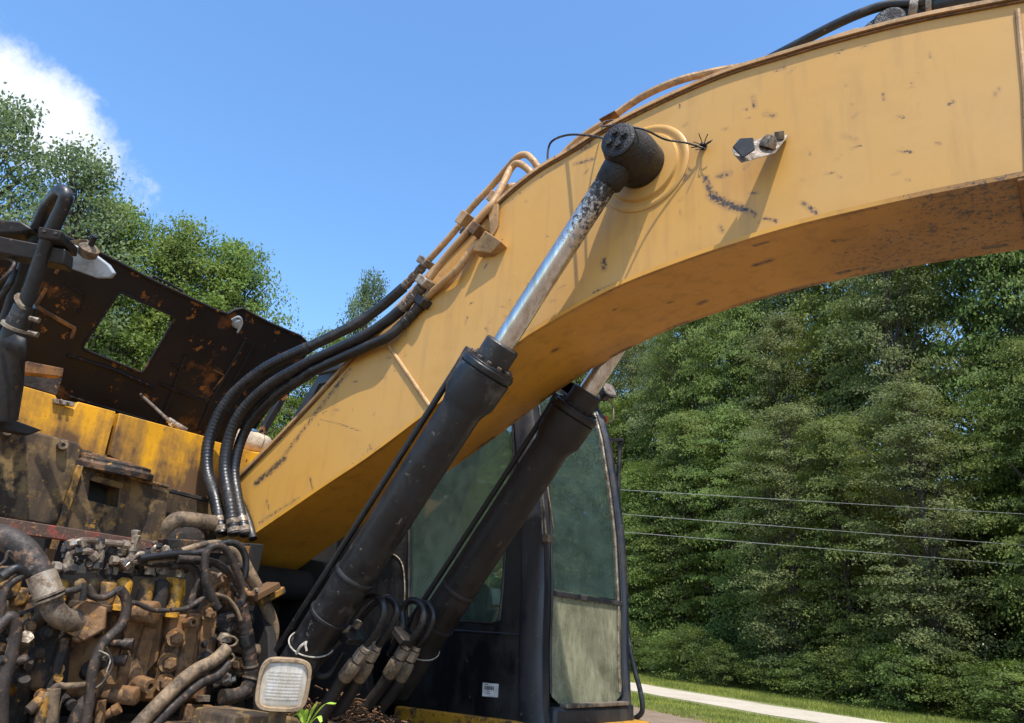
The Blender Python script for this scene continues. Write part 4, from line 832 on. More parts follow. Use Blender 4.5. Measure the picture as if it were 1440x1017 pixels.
# pilot fittings above the caps
for pl, r_ in (([(100, 765), (118, 760), (140, 762), (160, 764), (176, 766)], .013), ([(96, 792), (98, 780), (108, 775), (126, 776), (132, 782)], .014), ([(78, 798), (90, 799), (100, 800)], .016), ([(176, 795), (190, 782), (205, 780), (235, 782), (270, 780), (290, 776)], .015), ([(140, 766), (142, 780), (138, 795)], .014), ([(186, 770), (184, 782), (176, 792)], .015), ([(115, 764), (116, 780)], .012), ([(160, 788), (175, 789), (200, 790), (230, 788), (270, 790)], .013), ([(210, 790), (214, 775), (222, 768), (230, 776)], .010)):
    P = [X(a_, b_, XV + .09) for a_, b_ in pl]; m = MB(); m.tube(cat(P, 5), r_, 10); pf = m.build('pilot_pipe', 'dirty_steel', vb)
    for k in range(0, len(P), 2):
        d = (P[min(k + 1, len(P) - 1)] - P[max(k - 1, 0)]).normalized(); m = MB(); m.lathe(P[k] - d * .012, d, [(0, r_ * 1.45), (.026, r_ * 1.45)], 6); m.build('pipe_nut', 'flange_black' if k % 4 else 'clean_steel', pf, sharp=20)
for p in ((189, 757), (190, 764)): m = MB(); m.lathe(X(*p, XV + .1), (0, 0, 1), [(-.02, .010), (0, .012), (.03, .02), (.034, .012)], 8); m.build('plug', 'clean_steel', vb)
rv = random.Random(11)
for i in range(34):    # small fittings packed along the manifold
    px, py = rv.uniform(84, 262), rv.uniform(768, 806); p = X(px, py, XV + rv.uniform(0, .08)); ax_ = Vector((rv.uniform(-.1, 1), rv.uniform(-.5, .3), rv.uniform(-.2, 1))).normalized(); r_ = rv.uniform(.010, .020)
    m = MB(); m.lathe(p, ax_, [(-.03, r_ * .7), (-.01, r_ * .7), (-.008, r_ * 1.2), (.016, r_ * 1.2), (.018, r_ * .75), (.035, r_ * .7)], 6 if i % 2 else 12); m.build('fitting', rv.choice(['flange_black', 'dirty_steel', 'cast_dark', 'brown_hose']), vb, sharp=25)
# bolts, bosses and plugs on the castings
for px, py, r_ in ((246, 897, .024), (236, 932, .026), (231, 960, .024), (292, 862, .022), (200, 955, .0), (190, 972, .0)):
    if r_: boss(vb, X(px, py, XV + .06), (1, -.2, 0), r_ * 1.6, .02, r_ * .5, 'cast_block', 'spot_face'); bolt(vb, X(px, py, XV + .08), (1, -.2, 0), r_, .034, 'cast_block')
for px, py in ((287, 906), (282, 930)): bolt(vb, X(px, py, XV + .078), (1, 0, 0), .011, .008, 'cast_dark'); 
boss(vb, X(190, 958, XV + .03), (1, .10, -.1), .030, .11, .013, 'cast_block'); boss(vb, X(262, 876, XV + .06), (1, -.1, .1), .022, .07, .010, 'cast_block')
for px, py, r_, h_ in ((150, 975, .036, .13), (175, 858, .045, .14)):
    m = MB(); m.lathe(X(px, py, XV + .0), (.9, .5, 0), [(0, r_), (h_, r_), (h_ + .004, r_ * .9), (h_ + .006, r_ * .75)], 22); m.build('pipe_stub', 'cast_block', vb)
for px, py, x_, r_ in ((165, 905, .04, .02), (155, 928, .05, .018), (318, 880, .02, .04)):
    m = MB(); m.lathe(X(px, py, XV + x_), (.6, .8, 0), [(-.06, r_ * .8), (.02, r_ * .8), (.022, r_ * 1.2), (.06, r_ * 1.2)], 14); m.build('elbow_fitting', 'brown_hose', vb)
for i in range(20):    # bolts and lugs scattered over the dark castings at the left
    px, py = rv.uniform(-5, 150), rv.uniform(860, 1010); p = X(px, py, XV + rv.uniform(.02, .10)); k = rv.random()
    if k < .5: bolt(vb, p, (1, rv.uniform(-.3, .3), 0), rv.uniform(.010, .019), .022, rv.choice(['cast_block', 'cast_dark']))
    else:
        m = MB(); ax_ = Vector((rv.uniform(.2, 1), rv.uniform(-.6, .6), rv.uniform(-.5, .6))).normalized(); r_ = rv.uniform(.012, .028); m.lathe(p, ax_, [(-.06, r_), (.03, r_), (.034, r_ * 1.25), (.06, r_ * 1.25)], 12); m.build('fitting', rv.choice(['cast_block', 'cast_dark', 'brown_hose', 'deck_yellow_dirty']), vb, sharp=30)
# left-hand castings
lc = panX([(-60, 880), (10, 886), (60, 892), (52, 960), (40, 1040), (-80, 1040)], XV - .10, .3, 'pump_casting', 'cast_dark', .02)
for pl in ([(0, 800), (20, 795), (34, 812), (28, 840), (0, 850)], [(20, 830), (44, 826), (40, 850), (22, 856)], [(8, 866), (40, 862), (42, 884), (6, 886)]): panX(pl, XV - .12, .2, 'pump_lug', 'deck_yellow_dirty', .012, par=lc)
for pl, r_, mt in (([(-10, 800), (6, 790), (12, 776), (20, 782)], .006, 'brown_hose'), ([(2, 812), (22, 800), (40, 808)], .018, 'black_rubber'), ([(-5, 885), (15, 868), (22, 890), (14, 930), (4, 970), (2, 1020)], .022, 'brown_hose'), ([(0, 928), (22, 930), (38, 926)], .016, 'brown_hose'), ([(2, 860), (4, 840), (14, 822), (34, 808), (50, 795)], .014, 'brown_hose'), ([(60, 985), (80, 965), (92, 965), (125, 963)], .012, 'tan_hose'), ([(76, 968), (72, 1000), (70, 1030)], .024, 'tan_hose'), ([(92, 975), (84, 995), (80, 1030)], .004, 'brown_hose'), ([(40, 1000), (60, 985), (54, 1025)], .02, 'deck_yellow_dirty')):
    hose(lc, [X(a_, b_, XV + .12) for a_, b_ in pl], r_, mt, name='pipe')
for i in range(14):
    px, py = rv.uniform(-5, 60), rv.uniform(790, 1015); p = X(px, py, XV + rv.uniform(-.05, .08)); ax_ = Vector((rv.uniform(.2, 1), rv.uniform(-.6, .6), rv.uniform(-.5, .6))).normalized(); r_ = rv.uniform(.010, .024)
    m = MB(); m.lathe(p, ax_, [(-.05, r_), (.02, r_), (.022, r_ * 1.25), (.045, r_ * 1.25)], rv.choice((6, 12))); m.build('fitting', rv.choice(['cast_block', 'cast_dark', 'brown_hose', 'dirty_steel', 'deck_yellow_dirty']), lc, sharp=30)
# the big steel and rubber pipe
m = MB(); m.tube(cat([D(-25, 752, 2.9), D(5, 756, 2.9), D(32, 772, 2.88), D(52, 800, 2.86), D(62, 822, 2.85)], 8), .048, 24); bp_ = m.build('intake_hose', 'brown_hose', EX, label='thick brown rubber hose')
m = MB(); m.tube([D(58, 808, 2.855), D(70, 840, 2.84)], .052, 28); m.build('steel_sleeve', 'clean_steel', bp_)
for t in (.0, 1.0): m = MB(); a_ = D(68, 834 + t * 6, 2.84); b_ = D(69, 837 + t * 6, 2.84); m.tube([a_, b_], .057, 28); m.build('clamp_ring', 'dirty_steel', bp_)
m = MB(); m.tube(cat([D(68, 836, 2.85), D(76, 858, 2.85), D(90, 870, 2.88), D(112, 874, 2.95), D(126, 874, 3.0)], 8), .042, 24); m.build('elbow_pipe', 'dirty_steel', bp_)
m = MB(); c_ = D(122, 872, 2.95); m.lathe(c_, (.75, -.55, .0), [(-.02, .075), (.0, .08), (.02, .078), (.022, .05)], 6); m.build('pipe_flange', 'cast_block', bp_, bevel=.006)
m = MB(); m.quadprism([X(125, 842, XV + .13), X(140, 850, XV + .13), X(142, 876, XV + .13), X(132, 895, XV + .13), X(112, 906, XV + .13), X(104, 900, XV + .13), X(124, 880, XV + .13), X(120, 862, XV + .13)], (-.04, 0, 0)); m.build('flange_ear', 'cast_block', bp_, bevel=.012)
# harness running over the valve bank
for pl, r_, mt, dx in (([(85, 833), (105, 830), (120, 825), (128, 838), (148, 840), (168, 828)], .013, 'brown_hose', .16), ([(168, 828), (176, 840), (178, 856), (170, 880), (150, 900), (140, 915), (130, 945), (127, 980), (118, 1030)], .020, 'brown_hose', .17), ([(178, 855), (190, 848), (215, 858), (240, 858), (262, 855), (290, 838)], .010, 'brown_hose', .16), ([(120, 820), (116, 845)], .012, 'cast_dark', .17), ([(140, 915), (155, 925), (150, 945)], .003, 'pale_rope', .2), ([(150, 910), (158, 935), (146, 958), (135, 968)], .005, 'brown_hose', .2), ([(128, 980), (112, 1000), (104, 1030)], .03, 'brown_hose', .12), ([(142, 985), (138, 1030)], .02, 'cast_block', .1)):
    hose(vb, [X(a_, b_, XV + dx) for a_, b_ in pl], r_, mt, name='harness')
# right group: bracket box, looping hoses, convoluted hose, yellow pipe
XH = -3.32
hb = panX([(236, 757), (368, 765), (364, 800), (358, 812), (352, 783), (240, 775)], XH - .12, .10, 'hose_bracket', 'cast_dark', .006)
panX([(352, 764), (372, 766), (362, 812), (350, 812)], XH - .1, .2, 'bracket_side', 'void_shade_black', .004, par=hb)
panX([(340, 768), (352, 768), (350, 782), (339, 781)], XH - .1, .02, 'rusty_tab', 'hood_rust', .003, par=hb)
RH = [([(196, 786), (240, 780), (280, 778), (300, 770), (325, 763), (340, 772), (346, 790), (344, 812)], .016, 'black_rubber', .14),
      ([(293, 830), (288, 800), (290, 778), (302, 768), (316, 772), (326, 788), (334, 806), (342, 826)], .017, 'brown_hose', .20),
      ([(250, 786), (285, 788), (310, 796), (330, 815), (341, 835), (338, 850), (328, 858)], .017, 'brown_hose', .15),
      ([(240, 796), (262, 795), (276, 805), (278, 820), (272, 840), (268, 850)], .018, 'brown_hose', .12),
      ([(290, 800), (290, 820), (298, 840), (306, 856)], .019, 'brown_hose', .21),
      ([(255, 775), (285, 766), (310, 764), (322, 775)], .014, 'tan_hose', .10),
      ([(303, 836), (320, 842), (332, 856), (338, 872)], .009, 'tan_hose', .18),
      ([(240, 858), (262, 856), (285, 842), (298, 834)], .010, 'brown_hose', .2),
      ([(205, 792), (225, 794), (255, 790), (300, 792), (318, 800)], .013, 'black_rubber', .10)]
for pl, r_, mt, dx in RH: hose(hb, [X(a_, b_, XH + dx - .0) for a_, b_ in pl], r_, mt, name='hose')
hose(hb, [X(316, 770, XH + .02), X(335, 780, XH + .04), X(350, 806, XH + .06), X(362, 828, XH + .06), X(378, 862, XH + .06), X(384, 885, XH + .06), X(380, 905, XH + .06), X(366, 915, XH + .06), X(330, 908, XH + .04)], .030, 'tan_hose', name='steel_pipe')
cv = hose(hb, [X(338, 852, XH + .14), X(344, 880, XH + .14), X(350, 915, XH + .14), X(352, 950, XH + .14), X(346, 970, XH + .14), X(332, 978, XH + .14), X(312, 980, XH + .14)], .031, 'brown_hose', rib=.08, pitch=.03, name='ribbed_hose')
for p0_, p1_ in (((346, 892), (348, 906)), ((352, 935), (352, 938)), ((352, 952), (351, 955))): m = MB(); m.tube([X(*p0_, XH + .14), X(*p1_, XH + .14)], .036, 20); m.build('hose_band', 'black_rubber' if p0_[1] < 900 else 'dirty_steel', hb)
# yellow split clamp
dC = (X(386, 828, XH + .1) - X(352, 846, XH + .1)).normalized(); up_ = dC.cross(Vector((1, 0, 0))).normalized()
for k, (c_, mt) in enumerate((((368, 832), 'deck_yellow'), ((376, 838), 'deck_yellow_dirty'))):
    m = MB(); m.box(X(*c_, XH + .10 - .05 * k), (.15, .10, .035), (dC, Vector((1, 0, 0)), up_)); cl = m.build('pipe_clamp', mt, hb, bevel=.006)
    bolt(cl, X(c_[0] - 8, c_[1] - 1, XH + .16 - .05 * k), (1, 0, .2), .010, .014)
# little fittings tucked under the loops
for i in range(20):
    px, py = rv.uniform(282, 345), rv.uniform(795, 960); p = X(px, py, XH + rv.uniform(.0, .09)); ax_ = Vector((rv.uniform(.2, 1), rv.uniform(-.8, .8), rv.uniform(-.6, .6))).normalized(); r_ = rv.uniform(.012, .028)
    m = MB(); m.lathe(p, ax_, [(-.05, r_ * .8), (.0, r_ * .8), (.002, r_ * 1.2), (.03, r_ * 1.2), (.032, r_ * .8), (.05, r_ * .8)], rv.choice((6, 14))); m.build('fitting', rv.choice(['cast_dark', 'brown_hose', 'dirty_steel', 'cast_block']), hb, sharp=30)
panX([(285, 800), (345, 815), (340, 870), (318, 990), (286, 990), (300, 870)], XH - .08, .05, 'backing_plate', 'cast_dark', .01, par=hb)
m = MB(); m.lathe(X(326, 872, XH + .02), (.5, .85, .1), [(-.06, .03), (.05, .045), (.09, .04), (.1, .02)], 18); m.build('accumulator', 'brown_hose', hb)
m = MB(); m.lathe(X(315, 900, XH + .08), (.3, 0, 1), [(0, .035), (.03, .03), (.04, .012), (.05, .02), (.06, .01)], 16); m.build('sensor', 'clean_steel', hb)
for c_ in ((322, 902), (318, 925)):
    p = X(*c_, XH + .15); m = MB(); m.tube([p + Vector((math.cos(t) * .01, math.cos(t) * .035, math.sin(t) * .022)) for t in np.linspace(0, 6.28, 20)], .005, 6); m.build('zip_tie', 'tan_hose', hb)
# two long hoses sweeping down left
for pl, r_, mt in (([(320, 912), (300, 930), (272, 945), (245, 968), (215, 998), (185, 1030)], .029, 'tan_hose'), ([(322, 932), (305, 950), (282, 960), (255, 982), (228, 1008), (205, 1035)], .024, 'brown_hose')):
    hose(hb, [X(a_, b_, XH + .24) for a_, b_ in pl], r_, mt, name='hydraulic_hose')
panX([(280, 978), (296, 978), (295, 987), (279, 987)], XH + .12, .02, 'name_tag', 'dirty_steel', .001, par=hb)
panX([(265, 990), (300, 992), (310, 1040), (250, 1040)], XH + .08, .05, 'lower_bracket', 'cast_block', .006)
panX([(310, 982), (345, 985), (350, 1040), (300, 1040)], XH + .04, .05, 'lower_bracket', 'cast_dark', .006)
# head lamp, square with ribbed lens
LC = D(399, 963, 2.62); ln = Vector((.82, -.56, -.12)).normalized(); fr_ = frame(ln)
m = MB(); sqlathe(m, LC, ln, [(-.125, .035), (-.11, .06), (-.06, .083), (-.02, .088), (0, .090), (.006, .088), (.006, .078), (-.004, .076)], 4.2, 56, 1.0, .97); hl = m.build('head_lamp', 'lamp_housing', EX, sharp=50)
N_ = 40; vs = []; hw, hh = .075, .073
for i in range(N_ + 1):
    for j in range(N_ + 1):
        u_, v_ = i / N_ * 2 - 1, j / N_ * 2 - 1; k = 1 - .12 * (abs(u_ * v_)) ** 2
        z_ = -.004 + .008 * (1 - u_ * u_) * (1 - v_ * v_) ** .5 + .0016 * ((i % 3 == 1) + (j % 3 == 1)) * (abs(u_) < .78) * (abs(v_) < .7)
        vs.append(LC + ln * z_ + fr_[1] * (u_ * hw * k) + fr_[2] * (v_ * hh * k))
m = MB(); m.add(vs, [(i * (N_ + 1) + j, i * (N_ + 1) + j + 1, (i + 1) * (N_ + 1) + j + 1, (i + 1) * (N_ + 1) + j) for i in range(N_) for j in range(N_)]); m.build('lens', 'lamp_lens', hl, sharp=80)
t_ = NT('reflector'); t_.done(t_.bsdf((.85, .84, .8), .12, .9))
m = MB(); sqlathe(m, LC - ln * .012, ln, [(-.06, .02), (-.045, .045), (-.02, .068), (0, .075)], 4, 32); rf = m.build('reflector', 'reflector', hl)
m = MB(); m.box(LC + fr_[2] * -.12 - ln * .05, (.05, .06, .06), fr_); m.build('lamp_foot', 'cover_brown', hl, bevel=.004)
panX([(330, 1006), (372, 1003), (420, 1010), (440, 1040), (320, 1040)], -2.50, .25, 'lamp_shelf', 'cover_brown', .01)

# cream sack resting on the machine, green weed, wood debris
c_ = X(352, 622, -4.6); m = MB(); prof_ = []
seg = 32; rings = []
for i in range(17):
    t = i / 16; ph = math.pi * t; rings.append((math.sin(ph) ** .6, -math.cos(ph)))
vs = []
for r_, z_ in rings:
    for k in range(seg):
        a_ = 2 * math.pi * k / seg; p = Vector((r_ * math.cos(a_) * .10, r_ * math.sin(a_) * .19, z_ * .075)); p *= 1 + .10 * mnoise.noise(p * 14); vs.append(c_ + p)
m.add(vs, [(i * seg + k, i * seg + (k + 1) % seg, (i + 1) * seg + (k + 1) % seg, (i + 1) * seg + k) for i in range(16) for k in range(seg)])
sack = m.build('sack', 'sack_cloth'); tag(sack, 'cream coloured tied sack lying behind the boom foot on the yellow tank', 'sack')
m = MB(); m.tube(cat([c_ + Vector((.09, .03, -.05)), c_ + Vector((.085, .05, .03)), c_ + Vector((.03, .06, .078)), c_ + Vector((-.05, .06, .05))], 6), .005, 6); m.build('cord', 'tan_hose', sack)
m = MB(); m.lathe(c_ + Vector((.02, -.03, .066)), (0, 0, 1), [(0, .05), (.015, .048), (.02, .03)], 16); m.build('blue_cap', 'blue_plastic', sack)
rw = random.Random(8)
wc = MB()
for i in range(2600):
    t = rw.random(); c_ = Y(rw.uniform(435, 560), 1000, 2.9); x_ = rw.uniform(-3.25, -2.55); y_ = rw.uniform(2.3, 3.3); z_ = 1.17 + .19 * math.exp(-((x_ + 2.95) ** 2) / .05) * math.exp(-((y_ - 2.7) ** 2) / .10) * rw.uniform(.3, 1) + rw.uniform(0, .05)
    a_ = rw.uniform(0, 6.28); d = Vector((math.cos(a_), math.sin(a_), rw.uniform(-.5, .5))).normalized(); wc.bar(Vector((x_, y_, z_)), Vector((x_, y_, z_)) + d * rw.uniform(.008, .045), rw.uniform(.004, .018), .004, Vector((rw.uniform(-1, 1), .3, 1)))
wdb = wc.build('wood_debris', 'wood_chip', kind='stuff'); wdb['label'] = 'brown wood chips and bark heaped on the deck under the cylinders'; wdb['category'] = 'debris'
m = MB(); m.box((-2.65, 2.8, 1.16), (1.2, 1.2, .06)); m.build('step_plate', 'cover_brown', EX, bevel=.005)
wb = MB()
base = D(432, 1015, 2.75)
for tip, mid in (((418, 1002), (424, 1000)), ((412, 1008), (420, 1004)), ((446, 988), (440, 998)), ((472, 990), (455, 992)), ((430, 998), (431, 1004)), ((452, 1016), (447, 1008))):
    P = cat([base + Vector((rw.uniform(-.02, .02), rw.uniform(-.02, .02), -.02)), D(*mid, 2.74), D(*tip, 2.72)], 6); sdv = Vector((.4, .8, .3)).normalized(); vs = []
    for i, p in enumerate(P): w_ = .007 * math.sin(math.pi * (.15 + .85 * (1 - i / (len(P) - 1)))) + .0005; vs += [p - sdv * w_, p + sdv * w_ + Vector((0, 0, .002)), ]
    wb.add(vs, [(2 * i, 2 * i + 1, 2 * i + 3, 2 * i + 2) for i in range(len(P) - 1)])
wd = wb.build('weed', 'weed_blade'); tag(wd, 'small bright green weed sprouting beside the square head lamp', 'weed')

# ------------------------------------------------------------------ GROUND
def sheet(name, pts, z, mat, kind='structure'):
    m = MB(); m.add([Vector((a_, b_, z)) for a_, b_ in pts], [tuple(range(len(pts)))]); return m.build(name, mat, kind=kind)
sheet('ground', [(-900, -900), (900, -900), (900, 900), (-900, 900)], 0, 'ground_grass')
rd = Vector((.866, -.5)); rn = Vector((.5, .866)); R0 = Vector((-5.8, 27.4))
def rp_(t, o): p = R0 + rd * t + rn * o; return (p.x, p.y)
def band(name, o0, o1, z, mat, jit=.25, t0=-90, t1=60):
    ts = np.linspace(t0, t1, 90); g = random.Random(4)
    pts = [rp_(t, o0 + g.uniform(-jit, jit)) for t in ts] + [rp_(t, o1 + g.uniform(-jit, jit)) for t in ts[::-1]]
    m = MB(); n = len(ts); m.add([Vector((a_, b_, z)) for a_, b_ in pts], [(i, i + 1, 2 * n - 2 - i, 2 * n - 1 - i) for i in range(n - 1)]); return m.build(name, mat, kind='structure')
band('road', -3.7, -.3, .008, 'gravel_road')
band('dirt_yard', -60, -7.6, .004, 'bare_dirt', .8)

def fastmesh(name, V, nface, mat, quads=True):
    me = bpy.data.meshes.new(name); n = len(V); me.vertices.add(n); me.vertices.foreach_set('co', V.astype(np.float32).ravel())
    me.loops.add(n); me.loops.foreach_set('vertex_index', np.arange(n, dtype=np.int32)); k = 4 if quads else 3
    me.polygons.add(n // k); me.polygons.foreach_set('loop_start', np.arange(0, n, k, dtype=np.int32)); me.polygons.foreach_set('loop_total', np.full(n // k, k, np.int32))
    me.update(calc_edges=True); me.materials.append(MATS[mat]); return me
def rnd_units(g, n): v = g.normal(size=(n, 3)); return v / np.linalg.norm(v, axis=1)[:, None]
def leaves(g, C, spread, n_per, size, up=.5, aspect=.55, radial=False):
    n = len(C) * n_per; o = np.clip(g.normal(size=(n, 3)), -1.7, 1.7) * np.repeat(spread, n_per, 0); CC = np.repeat(C, n_per, 0)
    nb = np.array([0, 0, up]) * np.ones((n, 1))
    if radial:   # fronds: long outward from the trunk, thin, drooping to the tip
        r = CC[:, :2] + 1e-6; r = r / np.linalg.norm(r, axis=1)[:, None]; tn = np.stack([-r[:, 1], r[:, 0]], 1)
        a_, b_ = o[:, 0] * 1.25, o[:, 1] * .7; dz = o[:, 2] - .22 * np.maximum(a_, 0) ** 2 - .14 * b_ ** 2
        o = np.stack([r[:, 0] * a_ + tn[:, 0] * b_, r[:, 1] * a_ + tn[:, 1] * b_, dz], 1); nb = np.stack([r[:, 0] * .75, r[:, 1] * .75, .55 + 0 * a_], 1) * up
    c = CC + o
    nr = rnd_units(g, n) + nb; nr /= np.linalg.norm(nr, axis=1)[:, None]
    a = np.cross(nr, rnd_units(g, n)); a /= np.linalg.norm(a, axis=1)[:, None] + 1e-9; b = np.cross(nr, a)
    s = size * g.uniform(.6, 1.3, (n, 1)); V = np.stack([c - a * s, c + b * s * aspect, c + a * s, c - b * s * aspect], 1); return V.reshape(-1, 3)
def grass(name, n, o0, o1, t0, t1, h, seed, label):
    g = np.random.default_rng(seed); t = g.uniform(t0, t1, n); o = g.uniform(o0, o1, n)
    P = np.stack([R0.x + rd.x * t + rn.x * o, R0.y + rd.y * t + rn.y * o, np.zeros(n)], 1); a = g.uniform(0, 6.28, n); w = .012 * g.uniform(.6, 1.5, n); hh = h * g.uniform(.3, 1.2, n)
    d = np.stack([np.cos(a), np.sin(a), 0 * a], 1) * w[:, None]; tip = P + np.stack([g.normal(size=n) * .3 * hh, g.normal(size=n) * .3 * hh, hh], 1)
    V = np.stack([P - d, P + d, tip], 1).reshape(-1, 3); me = fastmesh(name, V, n, 'grass_blade', False); o_ = bpy.data.objects.new(name, me); COL.objects.link(o_); o_['kind'] = 'stuff'; o_['label'] = label; o_['category'] = 'grass'
grass('grass_verge', 90000, .1, 8, -26, 14, .16, 1, 'tall grass along the far side of the gravel road by the wood')
grass('grass_strip', 45000, -8.0, -4.4, -22, 6, .08, 2, 'short sunlit grass strip between dirt yard and road')

# ------------------------------------------------------------------ TREES
def branch_mesh(m, g, p0, pts, r0):
    for q in pts:
        mid = (p0(q) + q) / 2 + Vector((0, 0, .15)); a = p0(q); m.tube([a, mid, q], [r0 * .5, r0 * .3, r0 * .08], 5, False)
def make_tree(name, seed, H, R, nclump, nper, size, mat, base=.18, shape='round', pad=(.75, .75, .28), up=.6, radial=False):
    g = np.random.default_rng(seed); C = []
    while len(C) < nclump:
        z = g.uniform(base, 1.0); 
        if shape == 'round': pr = math.sin(math.pi * min(1, max(0, (z - base) / (1 - base) * .86 + .12))) ** .6
        elif shape == 'cone': pr = (1 - (z - base) / (1 - base)) ** .75 * 1.0 + .06
        else: pr = .55 + .45 * math.sin(math.pi * (z - base) / (1 - base)) if z < .97 else .3
        a = g.uniform(0, 2 * math.pi); lob = 1 + .20 * math.sin(a * 3 + seed + z * 3) + .16 * math.sin(a * 5 + z * 9 + seed)
        rr_ = math.sqrt(g.uniform(.12, 1)) * pr * lob
        C.append((math.cos(a) * rr_ * R, math.sin(a) * rr_ * R, z * H))
    C = np.array(C); C = C[np.argsort(C[:, 2])]; sc = g.uniform(.6, 1.25, (nclump, 1)); V = leaves(g, C, np.array(pad)[None, :] * sc, nper, size, up, radial=radial)
    V[:, 2] = np.maximum(V[:, 2], .15)
    cm = fastmesh('crown', V, 0, mat)
    m = MB(); r0 = H * .014; lean = g.uniform(-.25, .25, 2)
    tr = [Vector((lean[0] * t * t + .08 * math.sin(t * 7), lean[1] * t * t, H * .93 * t - .3)) for t in np.linspace(0, 1, 9)]
    m.tube(tr, [r0 * (1.25 if i == 0 else 1) * (1 - .88 * i / 8) for i in range(9)], 8)
    for k in g.choice(nclump, min(nclump, 400 if (name in ('poplar_tree', 'broadleaf_tree')) else 90), replace=False):
        q = Vector(C[k]); t = max(.08, min(.93, q.z / H - .06 - .05 * math.hypot(q.x, q.y) / max(R, 1))); i = t * 8; a = tr[int(i)].lerp(tr[min(8, int(i) + 1)], i - int(i))
        mid = a.lerp(q, .55) + Vector((0, 0, .2)); m.tube([a, mid, q], [r0 * .38 * (1 - .6 * t), r0 * .22 * (1 - .6 * t), .012], 5, False)
    me = bpy.data.meshes.new('trunk'); me.from_pydata(m.v, [], m.f); 
    for p in me.polygons: p.use_smooth = True
    me.materials.append(MATS['bark']); return dict(crown=cm, trunk=me, H=H, R=R, name=name)
TV = {'oak': make_tree('oak_tree', 1, 20, 4.3, 300, 170, .10, 'leaf_oak', .10, 'tall', (.85, .85, .13), 1.7, True),
      'oak2': make_tree('oak_tree', 12, 24, 4.2, 340, 140, .095, 'leaf_grey', .10, 'tall', (.7, .7, .18), 1.3, True),
      'cedar': make_tree('cedar_tree', 3, 16, 3.5, 300, 170, .085, 'leaf_cedar', .05, 'cone', (.8, .8, .11), 1.8, True),
      'pop': make_tree('poplar_tree', 5, 15, 2.7, 250, 90, .075, 'leaf_poplar', .25, 'round', (.32, .32, .26), .5),
      'bright': make_tree('broadleaf_tree', 6, 13, 2.5, 400, 110, .062, 'leaf_bright', .1, 'round', (.34, .34, .15), 1.2, True),
      'shrub': make_tree('shrub', 9, 3.2, 1.9, 110, 100, .06, 'leaf_shrub', .03, 'round', (.36, .36, .12), 1.2, True)}
def tree(kind, x, y, H, R, rz, label, group, cat_='tree'):
    v = TV[kind]; e = empty(v['name'], (x, y, 0)); e.rotation_euler.z = rz; e.scale = (R / v['R'], R / v['R'], H / v['H']); tag(e, label, cat_, group)
    for nm in ('trunk', 'crown'): o = bpy.data.objects.new(nm if kind != 'shrub' or nm == 'crown' else 'stems', v[nm]); COL.objects.link(o); o.parent = e
    return e
g = random.Random(21)
def proj(p): c = RW.T @ (np.array(p) - EYE); return CX + FOC * c[0] / c[2], CY + FOC * c[1] / c[2], c[2]
ORD = ['first', 'second', 'third', 'fourth', 'fifth', 'sixth', 'seventh', 'eighth', 'ninth', 'tenth', 'eleventh', 'twelfth', 'thirteenth', 'fourteenth', 'fifteenth', 'sixteenth', 'seventeenth', 'eighteenth', 'nineteenth', 'twentieth']
rows = [(7.5, 3.6, (12, 18), (2.1, 3.0), ['cedar', 'oak', 'cedar', 'oak2'], 'front row'), (11.5, 4.4, (20, 27), (2.9, 3.8), ['oak', 'oak2', 'oak'], 'middle row'), (17, 5.0, (29, 36), (4.2, 5.4), ['oak2', 'oak', 'oak2'], 'back row')]
look = {'cedar': 'feathery dark cedar', 'oak': 'dense green broadleaf', 'oak2': 'grey-green hardwood'}
for o_, step, hr, rr_, kinds, rl in rows:
    t = -70; cnt = {}
    while t < 52:
        k = g.choice(kinds); p = rp_(t, o_ + g.uniform(-1.2, 1.2)); H_ = g.uniform(*hr); px, py, dd = proj((p[0], p[1], H_ * .5)); a_ = g.uniform(*rr_); b_ = g.uniform(0, 6.28)
        if (dd > 5 and 540 < px < 1570) or (t > 0 and (dd <= 5 or px >= 1570)):
            side_ = 'off the right edge' if (dd <= 5 or px >= 1570) else 'right of the cab' if px > 870 else 'behind the cab glass'; c = cnt.get((k, side_), 0); cnt[(k, side_)] = c + 1
            tree(k, p[0], p[1], H_, a_, b_, f'{ORD[c]} {look[k]} from the left {side_}, {rl}', 'trees of the roadside wood')
        t += step * g.uniform(.8, 1.2)
t = -40; c = 0
while t < 26:
    p = rp_(t, 4.9 + g.uniform(-.6, .8)); px, _, dd = proj((p[0], p[1], 1)); a_ = (g.uniform(1.4, 3.2), g.uniform(1.3, 2.1), g.uniform(0, 6.28))
    if dd > 5 and 870 < px < 1500: tree('shrub', p[0], p[1], *a_, f'{ORD[c]} low bush from the cab along the foot of the roadside wood', 'bushes along the wood edge', 'bush'); c += 1
    t += g.uniform(1.6, 3.0)
def tree_at(kind, px, ty, d, hw, label, group='trees behind the machine'):
    p = D(px, ty, d); h_ = p.z * 1.02; tree(kind, p.x, p.y, h_, min(max(hw * d / FOC, (.5 if px > 500 else .85) * TV[kind]['R'] * h_ / TV[kind]['H']), 1.3 * TV[kind]['R'] * h_ / TV[kind]['H']), g.uniform(0, 6.28), label, group)
tree_at('pop', 5, 160, 23, 110, 'pale poplar with airy crown at the far left, below the cloud')
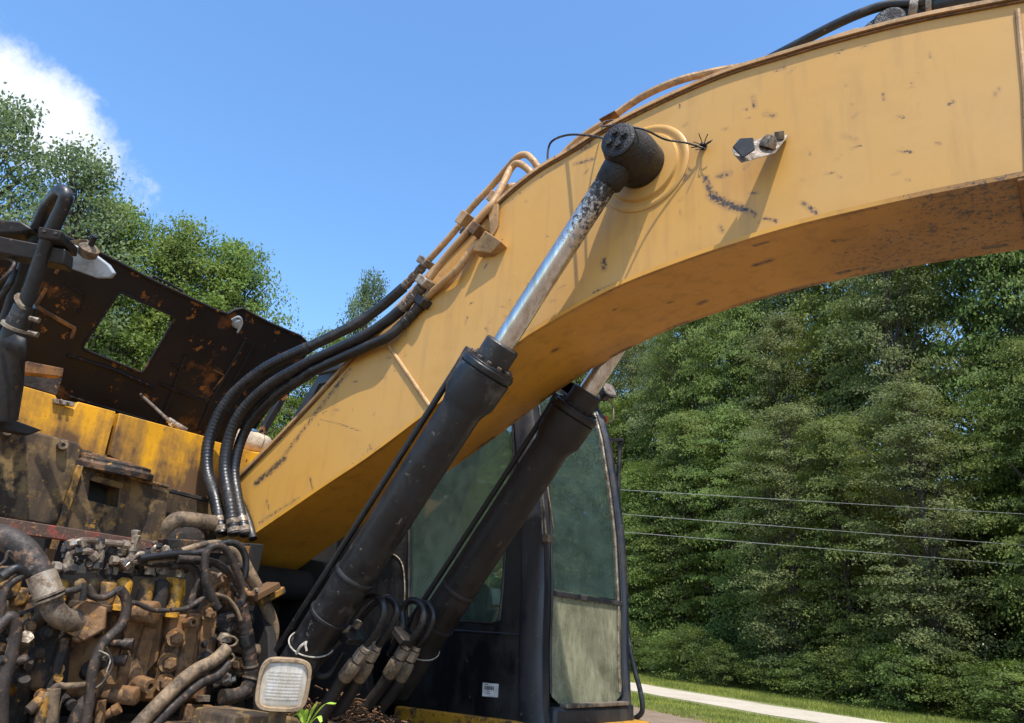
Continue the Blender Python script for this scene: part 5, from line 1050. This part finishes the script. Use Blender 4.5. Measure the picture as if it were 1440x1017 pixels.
tree_at('pop', 118, 232, 22, 62, 'slim pale poplar rising behind the handrail top')
tree_at('bright', 168, 302, 24, 85, 'bright green tree behind the grey mirror')
tree_at('bright', 262, 330, 26, 62, 'bright green tree above the hood handle')
tree_at('bright', 335, 358, 27, 55, 'bright rounded tree above the hood latch')
tree_at('oak', 205, 400, 32, 90, 'shaded tree seen through the hood window')
tree_at('bright', 60, 340, 26, 80, 'green tree behind the crossbeam of the handrail')
tree_at('oak', 400, 485, 36, 60, 'low dark tree right of the hood corner')
tree_at('pop', 522, 402, 30, 30, 'slim distant tree rising over the bend of the black hoses')
tree_at('oak', 478, 480, 38, 55, 'distant dark tree beneath the hoses')
tree_at('oak', 340, 470, 32, 80, 'dark tree behind the lower part of the hood')
tree_at('oak', -60, 300, 27, 110, 'dense tree at the left frame edge')

gm = np.random.default_rng(77); n_ = 2600; tt = gm.uniform(-80, 50, n_); oo = gm.uniform(19, 27, n_)
Cc = np.stack([R0.x + rd.x * tt + rn.x * oo, R0.y + rd.y * tt + rn.y * oo, gm.uniform(0, 1, n_) ** .8 * 10], 1)
Vv = leaves(gm, Cc, np.full((n_, 3), .8) * np.array([1, 1, .6]), 40, .34, .5); Vv[:, 2] = np.maximum(Vv[:, 2], .02)
ow = bpy.data.objects.new('far_wood', fastmesh('far_wood', Vv, 0, 'leaf_oak')); COL.objects.link(ow); ow['kind'] = 'stuff'; ow['label'] = 'dark undergrowth mass deep inside the roadside wood'; ow['category'] = 'woodland'
# ------------------------------------------------------------------ POWER LINES
for (a_, b_, lab) in (((875, 689), (1440, 723), 'topmost of three thin power wires crossing the wood'), ((875, 723), (1440, 767), 'middle of three thin power wires crossing the wood'), ((875, 748), (1440, 795), 'lowest of three thin power wires crossing the wood')):
    p, q = D(*a_, 26), D(*b_, 26); d = q - p; m = MB(); m.tube([p - d * 3 + (Vector((0, 0, -.0))), p - d, p, q, q + d * 2], .008, 6); tag(m.build('power_wire', 'wire_metal'), lab, 'power line', 'wires across the wood')
